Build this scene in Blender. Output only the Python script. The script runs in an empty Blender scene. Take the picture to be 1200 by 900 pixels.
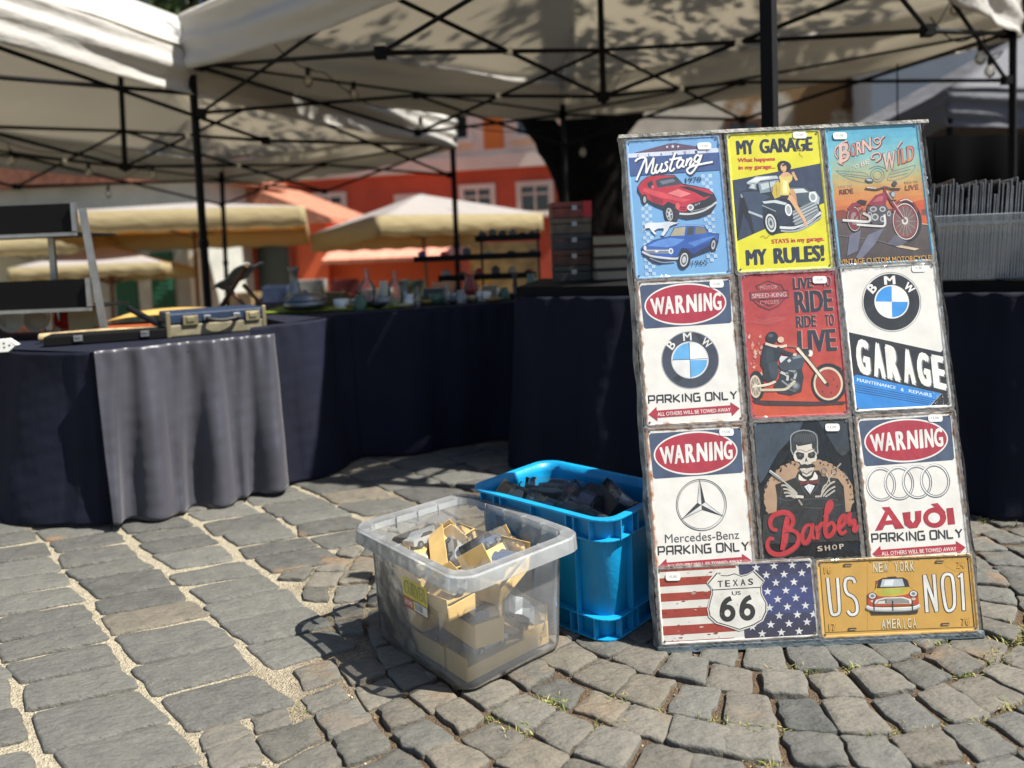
import bpy, math, random
import numpy as np
from mathutils import Vector, Matrix, Euler
from mathutils.geometry import tessellate_polygon
random.seed(7); rng = np.random.default_rng(11)
SC = bpy.context.scene; COL = SC.collection
R = math.radians

# ---------------------------------------------------------------- camera, sky, sun, exposure
F_PX, PITCH, ROLL, HC, VH = 900.0, R(4.0), math.atan(.04), .80, 290.0
V_P = VH + F_PX*math.tan(PITCH)
fw = Vector((0, math.cos(PITCH), -math.sin(PITCH))); up0 = Vector((0, math.sin(PITCH), math.cos(PITCH))); rt0 = Vector((1, 0, 0))
c_, s_ = math.cos(ROLL), math.sin(ROLL)
cR = c_*rt0 - s_*up0; cU = s_*rt0 + c_*up0
cam_d = bpy.data.cameras.new('camera'); cam = bpy.data.objects.new('camera', cam_d); COL.objects.link(cam)
cam.matrix_world = Matrix(((cR.x, cU.x, -fw.x, 0), (cR.y, cU.y, -fw.y, 0), (cR.z, cU.z, -fw.z, HC), (0, 0, 0, 1)))
cam_d.sensor_width = 36; cam_d.lens = F_PX/1200*36
cam_d.shift_y = -(450 - V_P)/1200
cam_d.clip_start = .02; cam_d.clip_end = 600
cam_d.dof.use_dof = True; cam_d.dof.focus_distance = 1.50; cam_d.dof.aperture_fstop = 2.5
SC.camera = cam
SUN = Vector((.66, -.20, 1.0)).normalized()
world = bpy.data.worlds.new('World'); SC.world = world; world.use_nodes = True
nt = world.node_tree; bg = nt.nodes['Background']; sky = nt.nodes.new('ShaderNodeTexSky')
sky.sky_type = 'NISHITA'; sky.sun_disc = False
sky.sun_elevation = math.asin(SUN.z); sky.sun_rotation = math.atan2(SUN.x, SUN.y)
nt.links.new(sky.outputs[0], bg.inputs[0]); bg.inputs[1].default_value = .058
sun_d = bpy.data.lights.new('sun', 'SUN'); sun_d.energy = 5.0; sun_d.angle = R(.53); sun_d.color = (1, .95, .86)
sun = bpy.data.objects.new('sun', sun_d); COL.objects.link(sun); sun.rotation_euler = SUN.to_track_quat('Z', 'Y').to_euler(); sun.location = (6, -3, 12)
vs = SC.view_settings; vs.view_transform = 'Standard'; vs.look = 'None'; vs.gamma = 1; vs.use_curve_mapping = False; vs.exposure = 1.08
SC.render.engine = 'CYCLES'; SC.cycles.use_denoising = True; SC.cycles.max_bounces = 10; SC.cycles.transparent_max_bounces = 24
SC.cycles.caustics_reflective = False; SC.cycles.caustics_refractive = False; SC.cycles.sample_clamp_indirect = 6

# ---------------------------------------------------------------- helpers
def lin(h):
    h = h.lstrip('#'); o = []
    for i in (0, 2, 4):
        c = int(h[i:i+2], 16)/255; o.append(c/12.92 if c <= .04045 else ((c+.055)/1.055)**2.4)
    return (*o, 1)
_m = {}
def mat(name, hexc, rough=.6, metal=0, var=.18, scale=6, bump=0, bscale=40, spec=.5, sheen=0, coat=0, detail=4, hue2=None, cov=None):
    """principled material with noise-varied colour and bump"""
    if name in _m: return _m[name]
    m = bpy.data.materials.new(name); m.use_nodes = True; n = m.node_tree.nodes; l = m.node_tree.links; p = n['Principled BSDF']
    tc = n.new('ShaderNodeTexCoord'); nz = n.new('ShaderNodeTexNoise'); nz.inputs['Scale'].default_value = scale; nz.inputs['Detail'].default_value = detail
    l.new(tc.outputs['Object'], nz.inputs['Vector'])
    c = lin(hexc) if isinstance(hexc, str) else (*hexc, 1)
    mx = n.new('ShaderNodeMix'); mx.data_type = 'RGBA'
    a = tuple(min(1, x*(1-var)) for x in c[:3]); b = tuple(min(1, x*(1+var)) for x in c[:3])
    if hue2: b = lin(hue2)[:3]
    mx.inputs[6].default_value = (*a, 1); mx.inputs[7].default_value = (*b, 1)
    mr = n.new('ShaderNodeMapRange'); mr.inputs[1].default_value = .3; mr.inputs[2].default_value = .7
    l.new(nz.outputs[0], mr.inputs[0]); l.new(mr.outputs[0], mx.inputs[0]); l.new(mx.outputs[2], p.inputs['Base Color'])
    p.inputs['Roughness'].default_value = rough; p.inputs['Metallic'].default_value = metal; p.inputs['Specular IOR Level'].default_value = spec
    if sheen: p.inputs['Sheen Weight'].default_value = sheen
    if coat: p.inputs['Coat Weight'].default_value = coat
    if bump:
        n2 = n.new('ShaderNodeTexNoise'); n2.inputs['Scale'].default_value = bscale; n2.inputs['Detail'].default_value = 5
        l.new(tc.outputs['Object'], n2.inputs['Vector']); bp = n.new('ShaderNodeBump'); bp.inputs['Strength'].default_value = bump; bp.inputs['Distance'].default_value = .01
        l.new(n2.outputs[0], bp.inputs['Height']); l.new(bp.outputs[0], p.inputs['Normal'])
    _m[name] = m; return m
def thin(name, col, alpha=.25, rough=.15, gloss=.12, trans=.5):
    """thin clear or cloudy plastic: see-through mixed with scattering and shine"""
    if name in _m: return _m[name]
    m = bpy.data.materials.new(name); m.use_nodes = True; n = m.node_tree.nodes; l = m.node_tree.links; n.remove(n['Principled BSDF']); out = n['Material Output']
    t = n.new('ShaderNodeBsdfTransparent'); d = n.new('ShaderNodeBsdfDiffuse'); q = n.new('ShaderNodeBsdfTranslucent'); g = n.new('ShaderNodeBsdfGlossy')
    c = lin(col); d.inputs[0].default_value = c; q.inputs[0].default_value = c; t.inputs[0].default_value = (.97, .98, .98, 1); g.inputs['Roughness'].default_value = rough
    a = n.new('ShaderNodeMixShader'); a.inputs[0].default_value = trans; l.new(d.outputs[0], a.inputs[1]); l.new(q.outputs[0], a.inputs[2])
    b = n.new('ShaderNodeMixShader'); tc = n.new('ShaderNodeTexCoord'); nz = n.new('ShaderNodeTexNoise'); nz.inputs['Scale'].default_value = 9; nz.inputs['Detail'].default_value = 6
    mr = n.new('ShaderNodeMapRange'); mr.inputs[1].default_value = .3; mr.inputs[2].default_value = .75; mr.inputs[3].default_value = alpha*.75; mr.inputs[4].default_value = alpha*1.35
    l.new(tc.outputs['Object'], nz.inputs['Vector']); l.new(nz.outputs[0], mr.inputs[0]); l.new(mr.outputs[0], b.inputs[0]); l.new(t.outputs[0], b.inputs[1]); l.new(a.outputs[0], b.inputs[2])
    e = n.new('ShaderNodeMixShader'); fr = n.new('ShaderNodeLayerWeight'); fr.inputs[0].default_value = gloss; l.new(fr.outputs['Fresnel'], e.inputs[0]); l.new(b.outputs[0], e.inputs[1]); l.new(g.outputs[0], e.inputs[2])
    n2 = n.new('ShaderNodeTexNoise'); n2.inputs['Scale'].default_value = 28; bp = n.new('ShaderNodeBump'); bp.inputs['Strength'].default_value = .25; bp.inputs['Distance'].default_value = .004
    l.new(tc.outputs['Object'], n2.inputs['Vector']); l.new(n2.outputs[0], bp.inputs['Height']); l.new(bp.outputs[0], g.inputs['Normal'])
    l.new(e.outputs[0], out.inputs[0]); _m[name] = m; return m
def tag(o, label=None, cat=None, group=None, kind=None):
    if label: o['label'] = label
    if cat: o['category'] = cat
    if group: o['group'] = group
    if kind: o['kind'] = kind
    return o
def empty(name, loc=(0, 0, 0), rz=0):
    o = bpy.data.objects.new(name, None); COL.objects.link(o); o.location = loc; o.rotation_euler = (0, 0, rz); o.empty_display_size = .05; return o
def copy_tree(o, parent=None):
    c = o.copy(); COL.objects.link(c); c.parent = parent
    for ch in list(o.children): copy_tree(ch, c)
    return c
def basis(z):
    z = Vector(z).normalized(); x = z.orthogonal().normalized(); return x, z.cross(x), z
class MB:
    def __init__(s): s.v = []; s.f = []; s.mi = []; s.sm = []; s.M = None
    def add(s, vs, fs, mi=0, sm=False):
        o = len(s.v); M = s.M
        s.v += [tuple(M @ Vector(p)) if M else tuple(p) for p in vs]; s.f += [tuple(i+o for i in f) for f in fs]; s.mi += [mi]*len(fs); s.sm += [sm]*len(fs); return s
    def box(s, c, d, rot=None, mi=0, taper=1.0):
        x, y, z = [q/2 for q in d]; t = taper
        P = [(-x*t, -y*t, -z), (x*t, -y*t, -z), (x*t, y*t, -z), (-x*t, y*t, -z), (-x, -y, z), (x, -y, z), (x, y, z), (-x, y, z)]
        Q = rot if rot is not None else Matrix.Identity(3)
        if isinstance(Q, Euler): Q = Q.to_matrix()
        return s.add([Q @ Vector(p)+Vector(c) for p in P], [(0, 3, 2, 1), (4, 5, 6, 7), (0, 1, 5, 4), (1, 2, 6, 5), (2, 3, 7, 6), (3, 0, 4, 7)], mi)
    def tube(s, pts, r, n=8, mi=0, cap=True, sm=True):
        pts = [Vector(p) for p in pts]; V = []; Fc = []; k = len(pts); rr = r if isinstance(r, (list, tuple)) else [r]*k; X = None
        for i, p in enumerate(pts):
            d = (pts[min(i+1, k-1)]-pts[max(i-1, 0)]).normalized()
            if X is None: X = d.orthogonal().normalized()
            X = (X-d*X.dot(d)).normalized(); Y = d.cross(X)
            for j in range(n):
                a = 2*math.pi*j/n + math.pi/n; V.append(p+(X*math.cos(a)+Y*math.sin(a))*rr[i])
        for i in range(k-1):
            for j in range(n): Fc.append((i*n+j, i*n+(j+1) % n, (i+1)*n+(j+1) % n, (i+1)*n+j))
        s.add(V, Fc, mi, sm)
        if cap: s.add(V[:n], [tuple(range(n))[::-1]], mi); s.add(V[-n:], [tuple(range(n))], mi)
        return s
    def lathe(s, prof, c=(0, 0, 0), n=16, mi=0, sm=True):
        V = []; Fc = []; c = Vector(c)
        for r, z in prof:
            for j in range(n): a = 2*math.pi*j/n; V.append(c+Vector((r*math.cos(a), r*math.sin(a), z)))
        for i in range(len(prof)-1):
            for j in range(n): Fc.append((i*n+j, i*n+(j+1) % n, (i+1)*n+(j+1) % n, (i+1)*n+j))
        s.add(V, Fc, mi, sm)
        s.add(V[:n], [tuple(range(n))[::-1]], mi); s.add(V[-n:], [tuple(range(n))], mi); return s
    def grid(s, fn, nu, nv, mi=0, sm=True):
        V = [fn(i/nu, j/nv) for j in range(nv+1) for i in range(nu+1)]
        return s.add(V, [(j*(nu+1)+i, j*(nu+1)+i+1, (j+1)*(nu+1)+i+1, (j+1)*(nu+1)+i) for j in range(nv) for i in range(nu)], mi, sm)
    def prism(s, pts, z0, z1, mi=0, axes=None):
        """extrude a flat outline (x,y) from z0 to z1; axes maps (x,y,z) to a point"""
        ax = axes or (lambda x, y, z: (x, y, z)); n = len(pts)
        A = [ax(x, y, z0) for x, y in pts]; B = [ax(x, y, z1) for x, y in pts]
        tri = tessellate_polygon([[Vector((x, y, 0)) for x, y in pts]])
        return s.add(A+B, [tuple(t) for t in tri]+[tuple(n+i for i in t[::-1]) for t in tri]+[(i, (i+1) % n, n+(i+1) % n, n+i) for i in range(n)], mi)
    def build(s, name, mats, parent=None, bevel=0, solid=0):
        me = bpy.data.meshes.new(name); me.from_pydata(s.v, [], s.f)
        for m in (mats if isinstance(mats, (list, tuple)) else [mats]): me.materials.append(m)
        me.polygons.foreach_set('material_index', s.mi); me.polygons.foreach_set('use_smooth', s.sm); me.update()
        o = bpy.data.objects.new(name, me); COL.objects.link(o); o.parent = parent
        if solid:
            k = o.modifiers.new('solid', 'SOLIDIFY'); k.thickness = solid; k.offset = 0
        if bevel:
            k = o.modifiers.new('bevel', 'BEVEL'); k.width = bevel; k.segments = 2; k.limit_method = 'ANGLE'; k.angle_limit = R(40)
        return o
def rrect(w, h, r, n=5, cx=0, cy=0):
    P = []
    for sx, sy, a0 in ((1, 1, 0), (-1, 1, 90), (-1, -1, 180), (1, -1, 270)):
        for k in range(n+1):
            a = R(a0+90*k/n); P.append((cx+sx*(w/2-r)+r*math.cos(a), cy+sy*(h/2-r)+r*math.sin(a)))
    return P
def smooth(P, n=5):
    P = [Vector((*p, 0)) if len(p) == 2 else Vector(p) for p in P]; o = []
    for i in range(len(P)-1):
        a, b, c, d = P[max(i-1, 0)], P[i], P[i+1], P[min(i+2, len(P)-1)]
        for k in range(n):
            t = k/n; o.append(.5*((2*b)+(c-a)*t+(2*a-5*b+4*c-d)*t*t+(3*b-a-3*c+d)*t**3))
    return o+[P[-1]]
def fbm(x, y, sd=0):
    return (math.sin(x*1.7+sd)+math.sin(y*2.3+sd*1.7+x*.6)+.5*math.sin(x*4.1-y*3.7+sd*.3)+.3*math.sin(x*9.3+y*7.1+sd))/2.8

# ---------------------------------------------------------------- shared materials
M_black = mat('black_paint', '#08080a', .75, var=.3, scale=9, spec=.2)
M_dark_steel = mat('dark_steel', '#17171a', .4, .4, var=.3, scale=12)
M_alu = mat('brushed_aluminium', '#9a9c9f', .38, .8, var=.15, scale=20)
M_navy = mat('navy_cloth', '#0b1022', .85, var=.22, scale=5, spec=.3, bump=.4, bscale=9, detail=6)
M_navy_sunlit = mat('sunlit_navy_satin', '#3c3c45', .42, var=.12, scale=4, sheen=.15, bump=.12, bscale=9)  # sunlit stretch of the navy skirt, its sunlight put into a paler colour
M_wood = mat('weathered_wood', '#6d675f', .85, var=.45, scale=14, bump=.5, bscale=60, detail=8)
M_brownwood = mat('brown_wood', '#5b3a24', .6, var=.4, scale=18, bump=.2, detail=8)
M_white = mat('white_plastic', '#dcdcd8', .4, var=.06)
M_glassy = thin('clear_glass', '#dfe8e6', .16, .05, .35)
M_bulb = thin('bulb_glass', '#f2ead4', .35, .05, .4)

# ---------------------------------------------------------------- the setting: ground
AC = (.55, 1.85)                                   # the small setts run in arcs round this point
def gz(x, y):                                      # the square falls away behind the stalls
    t = min(1, max(0, (y-8.2)/5)); return -1.0*t*t*(3-2*t)
def in_arcs(x, y): return x > -.50+.06*math.sin(y*9) and y < 2.34+.16*x
def ground_material():
    m = bpy.data.materials.new('joint_sand'); m.use_nodes = True; n = m.node_tree.nodes; l = m.node_tree.links; p = n['Principled BSDF']
    tc = n.new('ShaderNodeTexCoord'); a = n.new('ShaderNodeTexNoise'); a.inputs['Scale'].default_value = 7; a.inputs['Detail'].default_value = 6
    g = n.new('ShaderNodeTexVoronoi'); g.inputs['Scale'].default_value = 260; b = n.new('ShaderNodeTexNoise'); b.inputs['Scale'].default_value = 320
    for q in (a, g, b): l.new(tc.outputs['Object'], q.inputs['Vector'])
    sep = n.new('ShaderNodeSeparateXYZ'); l.new(tc.outputs['Object'], sep.inputs[0])
    ad = n.new('ShaderNodeMath'); ad.operation = 'MULTIPLY_ADD'; l.new(a.outputs[0], ad.inputs[0]); ad.inputs[1].default_value = .7; l.new(sep.outputs[0], ad.inputs[2])
    mr = n.new('ShaderNodeMapRange'); mr.inputs[1].default_value = -.25; mr.inputs[2].default_value = .15; l.new(ad.outputs[0], mr.inputs[0])
    mx = n.new('ShaderNodeMix'); mx.data_type = 'RGBA'; mx.inputs[6].default_value = lin('#b0a68f'); mx.inputs[7].default_value = lin('#5e4d3a'); l.new(mr.outputs[0], mx.inputs[0])
    m2 = n.new('ShaderNodeMix'); m2.data_type = 'RGBA'; m2.blend_type = 'MULTIPLY'; m2.inputs[0].default_value = .75; l.new(mx.outputs[2], m2.inputs[6]); l.new(g.outputs['Color'], m2.inputs[7])
    hs = n.new('ShaderNodeHueSaturation'); hs.inputs['Saturation'].default_value = .8; hs.inputs['Value'].default_value = 1.45; 
    bw = n.new('ShaderNodeRGBToBW'); l.new(g.outputs['Color'], bw.inputs[0]); mrr = n.new('ShaderNodeMapRange'); mrr.inputs[3].default_value = .45; mrr.inputs[4].default_value = 1.15; l.new(bw.outputs[0], mrr.inputs[0]); l.new(mrr.outputs[0], m2.inputs[7])
    l.new(m2.outputs[2], p.inputs['Base Color']); p.inputs['Roughness'].default_value = .95
    bp = n.new('ShaderNodeBump'); bp.inputs['Strength'].default_value = .9; bp.inputs['Distance'].default_value = .006; l.new(b.outputs[0], bp.inputs['Height'])
    b2 = n.new('ShaderNodeBump'); b2.inputs['Strength'].default_value = .8; b2.inputs['Distance'].default_value = .004; l.new(g.outputs['Distance'], b2.inputs['Height']); l.new(bp.outputs[0], b2.inputs['Normal']); l.new(b2.outputs[0], p.inputs['Normal'])
    return m
gm = MB()
xs = [-200, -80, -40, -20, -12, -8] + list(np.arange(-5, -.7, .5)) + [-.5, -.42, -.3, 0] + list(np.arange(.5, 5.01, .5)) + [8, 12, 20, 40, 80, 200]
ys = [-60, -10, -2] + list(np.arange(-1, 8.1, .5)) + [8.4, 9, 9.6, 10.2, 10.8, 11.4, 12, 12.6, 13.2, 14, 18, 25, 40, 80, 200, 400]
gm.add([(x, y, gz(x, y)-(.0065 if x < -.4 else .0085)) for y in ys for x in xs], [(j*len(xs)+i, j*len(xs)+i+1, (j+1)*len(xs)+i+1, (j+1)*len(xs)+i) for j in range(len(ys)-1) for i in range(len(xs)-1)], 0, True)
tag(gm.build('ground', ground_material()), kind='structure')

def stone_material():
    m = bpy.data.materials.new('basalt_setts'); m.use_nodes = True; n = m.node_tree.nodes; l = m.node_tree.links; p = n['Principled BSDF']
    at = n.new('ShaderNodeAttribute'); at.attribute_name = 'tone'; tc = n.new('ShaderNodeTexCoord')
    a = n.new('ShaderNodeTexNoise'); a.inputs['Scale'].default_value = 22; a.inputs['Detail'].default_value = 8; a.inputs['Roughness'].default_value = .65
    b = n.new('ShaderNodeTexNoise'); b.inputs['Scale'].default_value = 9; b.inputs['Detail'].default_value = 3
    d = n.new('ShaderNodeTexNoise'); d.inputs['Scale'].default_value = 180; d.inputs['Detail'].default_value = 4
    for q in (a, b, d): l.new(tc.outputs['Object'], q.inputs['Vector'])
    mx = n.new('ShaderNodeMix'); mx.data_type = 'RGBA'; mx.inputs[6].default_value = (.044, .048, .047, 1); mx.inputs[7].default_value = (.158, .157, .142, 1)
    ma = n.new('ShaderNodeMath'); ma.operation = 'MULTIPLY_ADD'; l.new(a.outputs[0], ma.inputs[0]); ma.inputs[1].default_value = .9; sp = n.new('ShaderNodeSeparateColor'); l.new(at.outputs['Color'], sp.inputs[0])
    mb = n.new('ShaderNodeMath'); mb.operation = 'MULTIPLY_ADD'; l.new(sp.outputs[0], mb.inputs[0]); mb.inputs[1].default_value = .65; mb.inputs[2].default_value = -.30; l.new(mb.outputs[0], ma.inputs[2])
    md = n.new('ShaderNodeMath'); md.operation = 'MULTIPLY_ADD'; l.new(d.outputs[0], md.inputs[0]); md.inputs[1].default_value = .5; l.new(ma.outputs[0], md.inputs[2]); mc = n.new('ShaderNodeMath'); mc.operation = 'SUBTRACT'; mc.use_clamp = True; l.new(md.outputs[0], mc.inputs[0]); mc.inputs[1].default_value = .22
    l.new(mc.outputs[0], mx.inputs[0])
    # rusty iron patches, on some stones only
    mr = n.new('ShaderNodeMapRange'); mr.inputs[1].default_value = .56; mr.inputs[2].default_value = .72; l.new(b.outputs[0], mr.inputs[0])
    mu = n.new('ShaderNodeMath'); mu.operation = 'MULTIPLY'; l.new(mr.outputs[0], mu.inputs[0]); l.new(sp.outputs[1], mu.inputs[1])
    m2 = n.new('ShaderNodeMix'); m2.data_type = 'RGBA'; l.new(mu.outputs[0], m2.inputs[0]); l.new(mx.outputs[2], m2.inputs[6]); m2.inputs[7].default_value = (.20, .13, .075, 1)
    # pale dust worn into the surface
    m3 = n.new('ShaderNodeMix'); m3.data_type = 'RGBA'; mq = n.new('ShaderNodeMath'); mq.operation = 'MULTIPLY'; l.new(sp.outputs[2], mq.inputs[0]); l.new(a.outputs[0], mq.inputs[1]); l.new(mq.outputs[0], m3.inputs[0]); l.new(m2.outputs[2], m3.inputs[6]); m3.inputs[7].default_value = (.24, .195, .135, 1)
    l.new(m3.outputs[2], p.inputs['Base Color']); p.inputs['Roughness'].default_value = .72; p.inputs['Specular IOR Level'].default_value = .35
    mm = n.new('ShaderNodeMapping'); mm.inputs['Scale'].default_value = (1, 2.2, 1); mm.inputs['Rotation'].default_value = (0, 0, .5); l.new(tc.outputs['Object'], mm.inputs[0])
    w = n.new('ShaderNodeTexNoise'); w.inputs['Scale'].default_value = 34; w.inputs['Detail'].default_value = 9; w.inputs['Roughness'].default_value = .6; l.new(mm.outputs[0], w.inputs['Vector'])
    bp = n.new('ShaderNodeBump'); bp.inputs['Strength'].default_value = .9; bp.inputs['Distance'].default_value = .013; l.new(w.outputs[0], bp.inputs['Height'])
    b2 = n.new('ShaderNodeBump'); b2.inputs['Strength'].default_value = .35; b2.inputs['Distance'].default_value = .0025; l.new(d.outputs[0], b2.inputs['Height']); l.new(bp.outputs[0], b2.inputs['Normal']); l.new(b2.outputs[0], p.inputs['Normal'])
    return m
sv, sf, stone_tone = [], [], []
quads = []
def hits(p, pad=.9):
    for c, C, rad in quads:
        if abs(p[0]-c[0]) < rad and abs(p[1]-c[1]) < rad:
            s = 0
            for k in range(4):
                a = c+(C[k]-c)*pad; e = c+(C[(k+1) % 4]-c)*pad; s += ((e[0]-a[0])*(p[1]-a[1])-(e[1]-a[1])*(p[0]-a[0])) > 0
            if s in (0, 4): return True
    return False
def add_stone(C, hi, tone, rust, dust, big=False):
    """C: four corners (ccw). A rounded, slightly domed and chipped sett."""
    C = np.array(C, float); ctr = C.mean(0); o = []
    for k in range(4):                                            # points along each side, corners cut
        a, b = C[k], C[(k+1) % 4]; e = b-a; nrm = np.array([e[1], -e[0]])/ (np.hypot(*e)+1e-9)
        for t in (.06, .27, .5, .73, .94): o.append(a+e*t+nrm*(rng.normal(0, .0022) if .1 < t < .9 else -.0006))
    o = np.array(o); N = len(o); z0 = gz(*ctr); tl = rng.normal(0, .005 if big else .008, 2); b0 = len(sv)
    rings = ((1.0, -.030), (1.0, -.0052 if big else -.0046), (.978 if big else .984, -.0012), (.935 if big else .945, .0001), (.62, .0008), (.3, .0012))
    for sc, z in rings:
        for q in o:
            w = (q-ctr)*sc; zz = z+(w@tl if z > -.02 else 0)+hi+((.0007 if big else .0024)*fbm((ctr[0]+w[0])*(31 if big else 47), (ctr[1]+w[1])*(37 if big else 43), hi*900) if z > -.02 else 0)
            sv.append((ctr[0]+w[0]*(1 if sc < 1 else 1), ctr[1]+w[1], z0+zz))
    sv.append((ctr[0], ctr[1], z0+.0012+hi)); n0 = len(sf)
    for r in range(len(rings)-1):
        for j in range(N): sf.append((b0+r*N+j, b0+r*N+(j+1) % N, b0+(r+1)*N+(j+1) % N, b0+(r+1)*N+j))
    L = b0+(len(rings)-1)*N; c = b0+len(rings)*N
    for j in range(N): sf.append((L+j, L+(j+1) % N, c))
    stone_tone.extend([(tone, rust, dust, 1)]*(len(sv)-b0))
# large setts in columns (left and under the stalls)
ca, cb = np.array([-.651, .759]), np.array([.759, .651])
for i in range(-46, 46):
    ph = rng.uniform(0, 6)
    cw = .188; t = -5.0+rng.uniform(0, .12)
    while t < 12.5:
        ln = rng.uniform(.105, .160); b0_, b1_ = i*cw, i*cw+cw-rng.uniform(.009, .019)
        mid = ca*(t+ln/2)+cb*((b0_+b1_)/2)
        x, y = mid
        if -7.5 < x < 5.5 and .4 < y < 9.6 and not in_arcs(x-.03, y) and abs(x) < 1.5+y*.9:
            sk = -.030; g = rng.uniform(.009, .017); j = lambda: rng.normal(0, .0075, 2)
            P = [ca*(t+g/2-sk)+cb*b0_+j(), ca*(t+g/2+sk)+cb*b1_+j(), ca*(t+ln-g/2+sk)+cb*b1_+j(), ca*(t+ln-g/2-sk)+cb*b0_+j()]
            wob = .004*math.sin(t*5+ph)
            P = [p+cb*wob for p in P]
            add_stone(P, rng.normal(0, .0012), rng.uniform(.05, .8), rng.uniform(0, 1) > .96, .12 if rng.uniform() > .06 else .8, True)
            if x < .4 and y < 3: quads.append((np.mean(P, 0), np.array(P), .13))
        t += ln
# small setts in arcs (under the board and the boxes)
r = .06; rows = []
while r < 3.4:
    rows.append(r)
    dr = rng.uniform(.076, .096); th = rng.uniform(0, 1)
    nn = max(3, int(2*math.pi*(r+dr/2)/.086)); dth = 2*math.pi/nn
    for k in range(nn):
        w0 = th+dth*(k+rng.uniform(-.1, .1)); w1 = th+dth*(k+1); mx_, my_ = AC[0]+(r+dr/2)*math.cos((w0+w1)/2), AC[1]+(r+dr/2)*math.sin((w0+w1)/2)
        if not (.7 < my_ < 4.2 and in_arcs(mx_+.16, my_) and mx_ < 2.6): continue
        ga = rng.uniform(.004, .010)/(r+dr/2); gr = rng.uniform(.004, .010)
        pt = lambda rr, ww: np.array([AC[0]+rr*math.cos(ww), AC[1]+rr*math.sin(ww)])+rng.normal(0, .0042, 2)
        P = [pt(r+gr/2, w0+ga/2), pt(r+dr-gr/2, w0+ga/2), pt(r+dr-gr/2, w1-ga/2), pt(r+gr/2, w1-ga/2)]
        left = mx_ < .25
        cP = np.mean(P, 0)
        if mx_ < -.2 or my_ > 2.0:
            if hits(cP, 1.0): continue
            for _ in range(3):
                bad = [hits(p, .97) for p in P]
                if not any(bad): break
                P = [p+(cP-p)*(.3 if b_ else 0) for p, b_ in zip(P, bad)]
            if any(hits(p, .97) for p in P) or hits((P[0]+P[1])/2) or hits((P[2]+P[3])/2): continue
        quads.append((np.mean(P, 0), np.array(P), .09))
        add_stone(P, rng.normal(0, .0022), rng.uniform(.1, .85), float(rng.uniform() > (.35 if left else .8))*rng.uniform(.5, 1), rng.uniform(.15, .85) if left else rng.uniform(0, .5))
    r += dr
for _ in range(5000):                             # small wedges fill what is left between the two patterns
    x, y = rng.uniform(-.85, .15), rng.uniform(.95, 2.35); a = math.atan2(y-AC[1], x-AC[0])+rng.normal(0, .12); w_, h_ = rng.uniform(.016, .045), rng.uniform(.016, .034)
    u_, v_ = np.array([math.cos(a), math.sin(a)]), np.array([-math.sin(a), math.cos(a)]); c0 = np.array([x, y])
    P = [c0-u_*w_-v_*h_, c0+u_*w_-v_*h_, c0+u_*w_+v_*h_, c0-u_*w_+v_*h_]; P = [p+rng.normal(0, .003, 2) for p in P]
    if any(hits(p, 1.03) for p in P) or hits(c0, 1.05) or any(hits((P[k]+P[(k+1) % 4])/2, 1.03) for k in range(4)) or any(abs(c[0]-x) < .02 and abs(c[1]-y) < .02 for c, _, _ in quads): continue
    if not any(np.hypot(*(c-c0)) < .17 for c, _, r_ in quads if r_ < .1): continue
    if any(min(np.hypot(*(q-c0)) for q in C) < .012 for c, C, _ in quads): continue
    quads.append((c0, np.array(P), .09)); add_stone(P, rng.normal(0, .002), rng.uniform(.1, .8), float(rng.uniform() > .6), rng.uniform(.1, .7))
me = bpy.data.meshes.new('cobblestones'); me.from_pydata(sv, [], sf); me.materials.append(stone_material())
ca_ = me.color_attributes.new('tone', 'FLOAT_COLOR', 'POINT'); ca_.data.foreach_set('color', np.array(stone_tone, 'f').ravel())
me.polygons.foreach_set('use_smooth', [True]*len(me.polygons)); me.update()
o = bpy.data.objects.new('cobblestone_paving', me); COL.objects.link(o); tag(o, kind='structure')
# loose grit in the joints and tufts of grass: uncountable, one object each
gr = MB()
for k in range(2600):
    x = rng.uniform(-1.5, 1.7); y = rng.uniform(.95, 2.4) if x > -.4 else rng.uniform(1.0, 2.3)
    s = rng.uniform(.0012, .0042); q = Euler((rng.uniform(0, 6), rng.uniform(0, 6), 0)).to_matrix()
    gr.box((x, y, -.0095+s*.3), (s*1.3, s, s), q, int(rng.integers(0, 3)))
tag(gr.build('grit', [mat('grit_pale', '#b9ac90', .95), mat('grit_brown', '#6d5a42', .95), mat('grit_grey', '#77746c', .95)]), 'pale grit and sand lying in the joints between the cobbles', 'grit', kind='stuff')
ts = MB()
tuft = [(.33, 1.27, 1), (.17, 1.31, .9), (.03, 1.285, 1), (-.02, 1.22, .8), (.12, 1.215, .7), (.47, 1.33, .8), (.52, 1.36, 1), (.60, 1.34, .9), (.66, 1.345, .7), (.78, 1.37, 1), (.82, 1.40, 1), (.87, 1.42, .9),
        (.95, 1.44, 1.2), (.93, 1.47, .9), (.99, 1.50, .7), (.36, 1.18, .9), (.37, 1.15, .8), (.55, 1.22, .8), (.60, 1.23, .7), (.72, 1.25, .8), (.80, 1.27, .9), (.9, 1.35, .9), (.97, 1.38, 1), (1.03, 1.42, .8), (.05, 1.32, .7), (-.05, 1.27, .7), (.22, 1.25, .6), (.9, 1.2, .8), (.66, 1.16, .7),
        (1.08, 1.47, .7), (1.12, 1.3, .8), (.43, 1.24, .6), (1.34, 2.04, 1.4), (1.28, 2.06, 1.3), (1.2, 2.1, 1.0), (-.36, 1.33, .5), (.56, 1.15, .7)]
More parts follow.
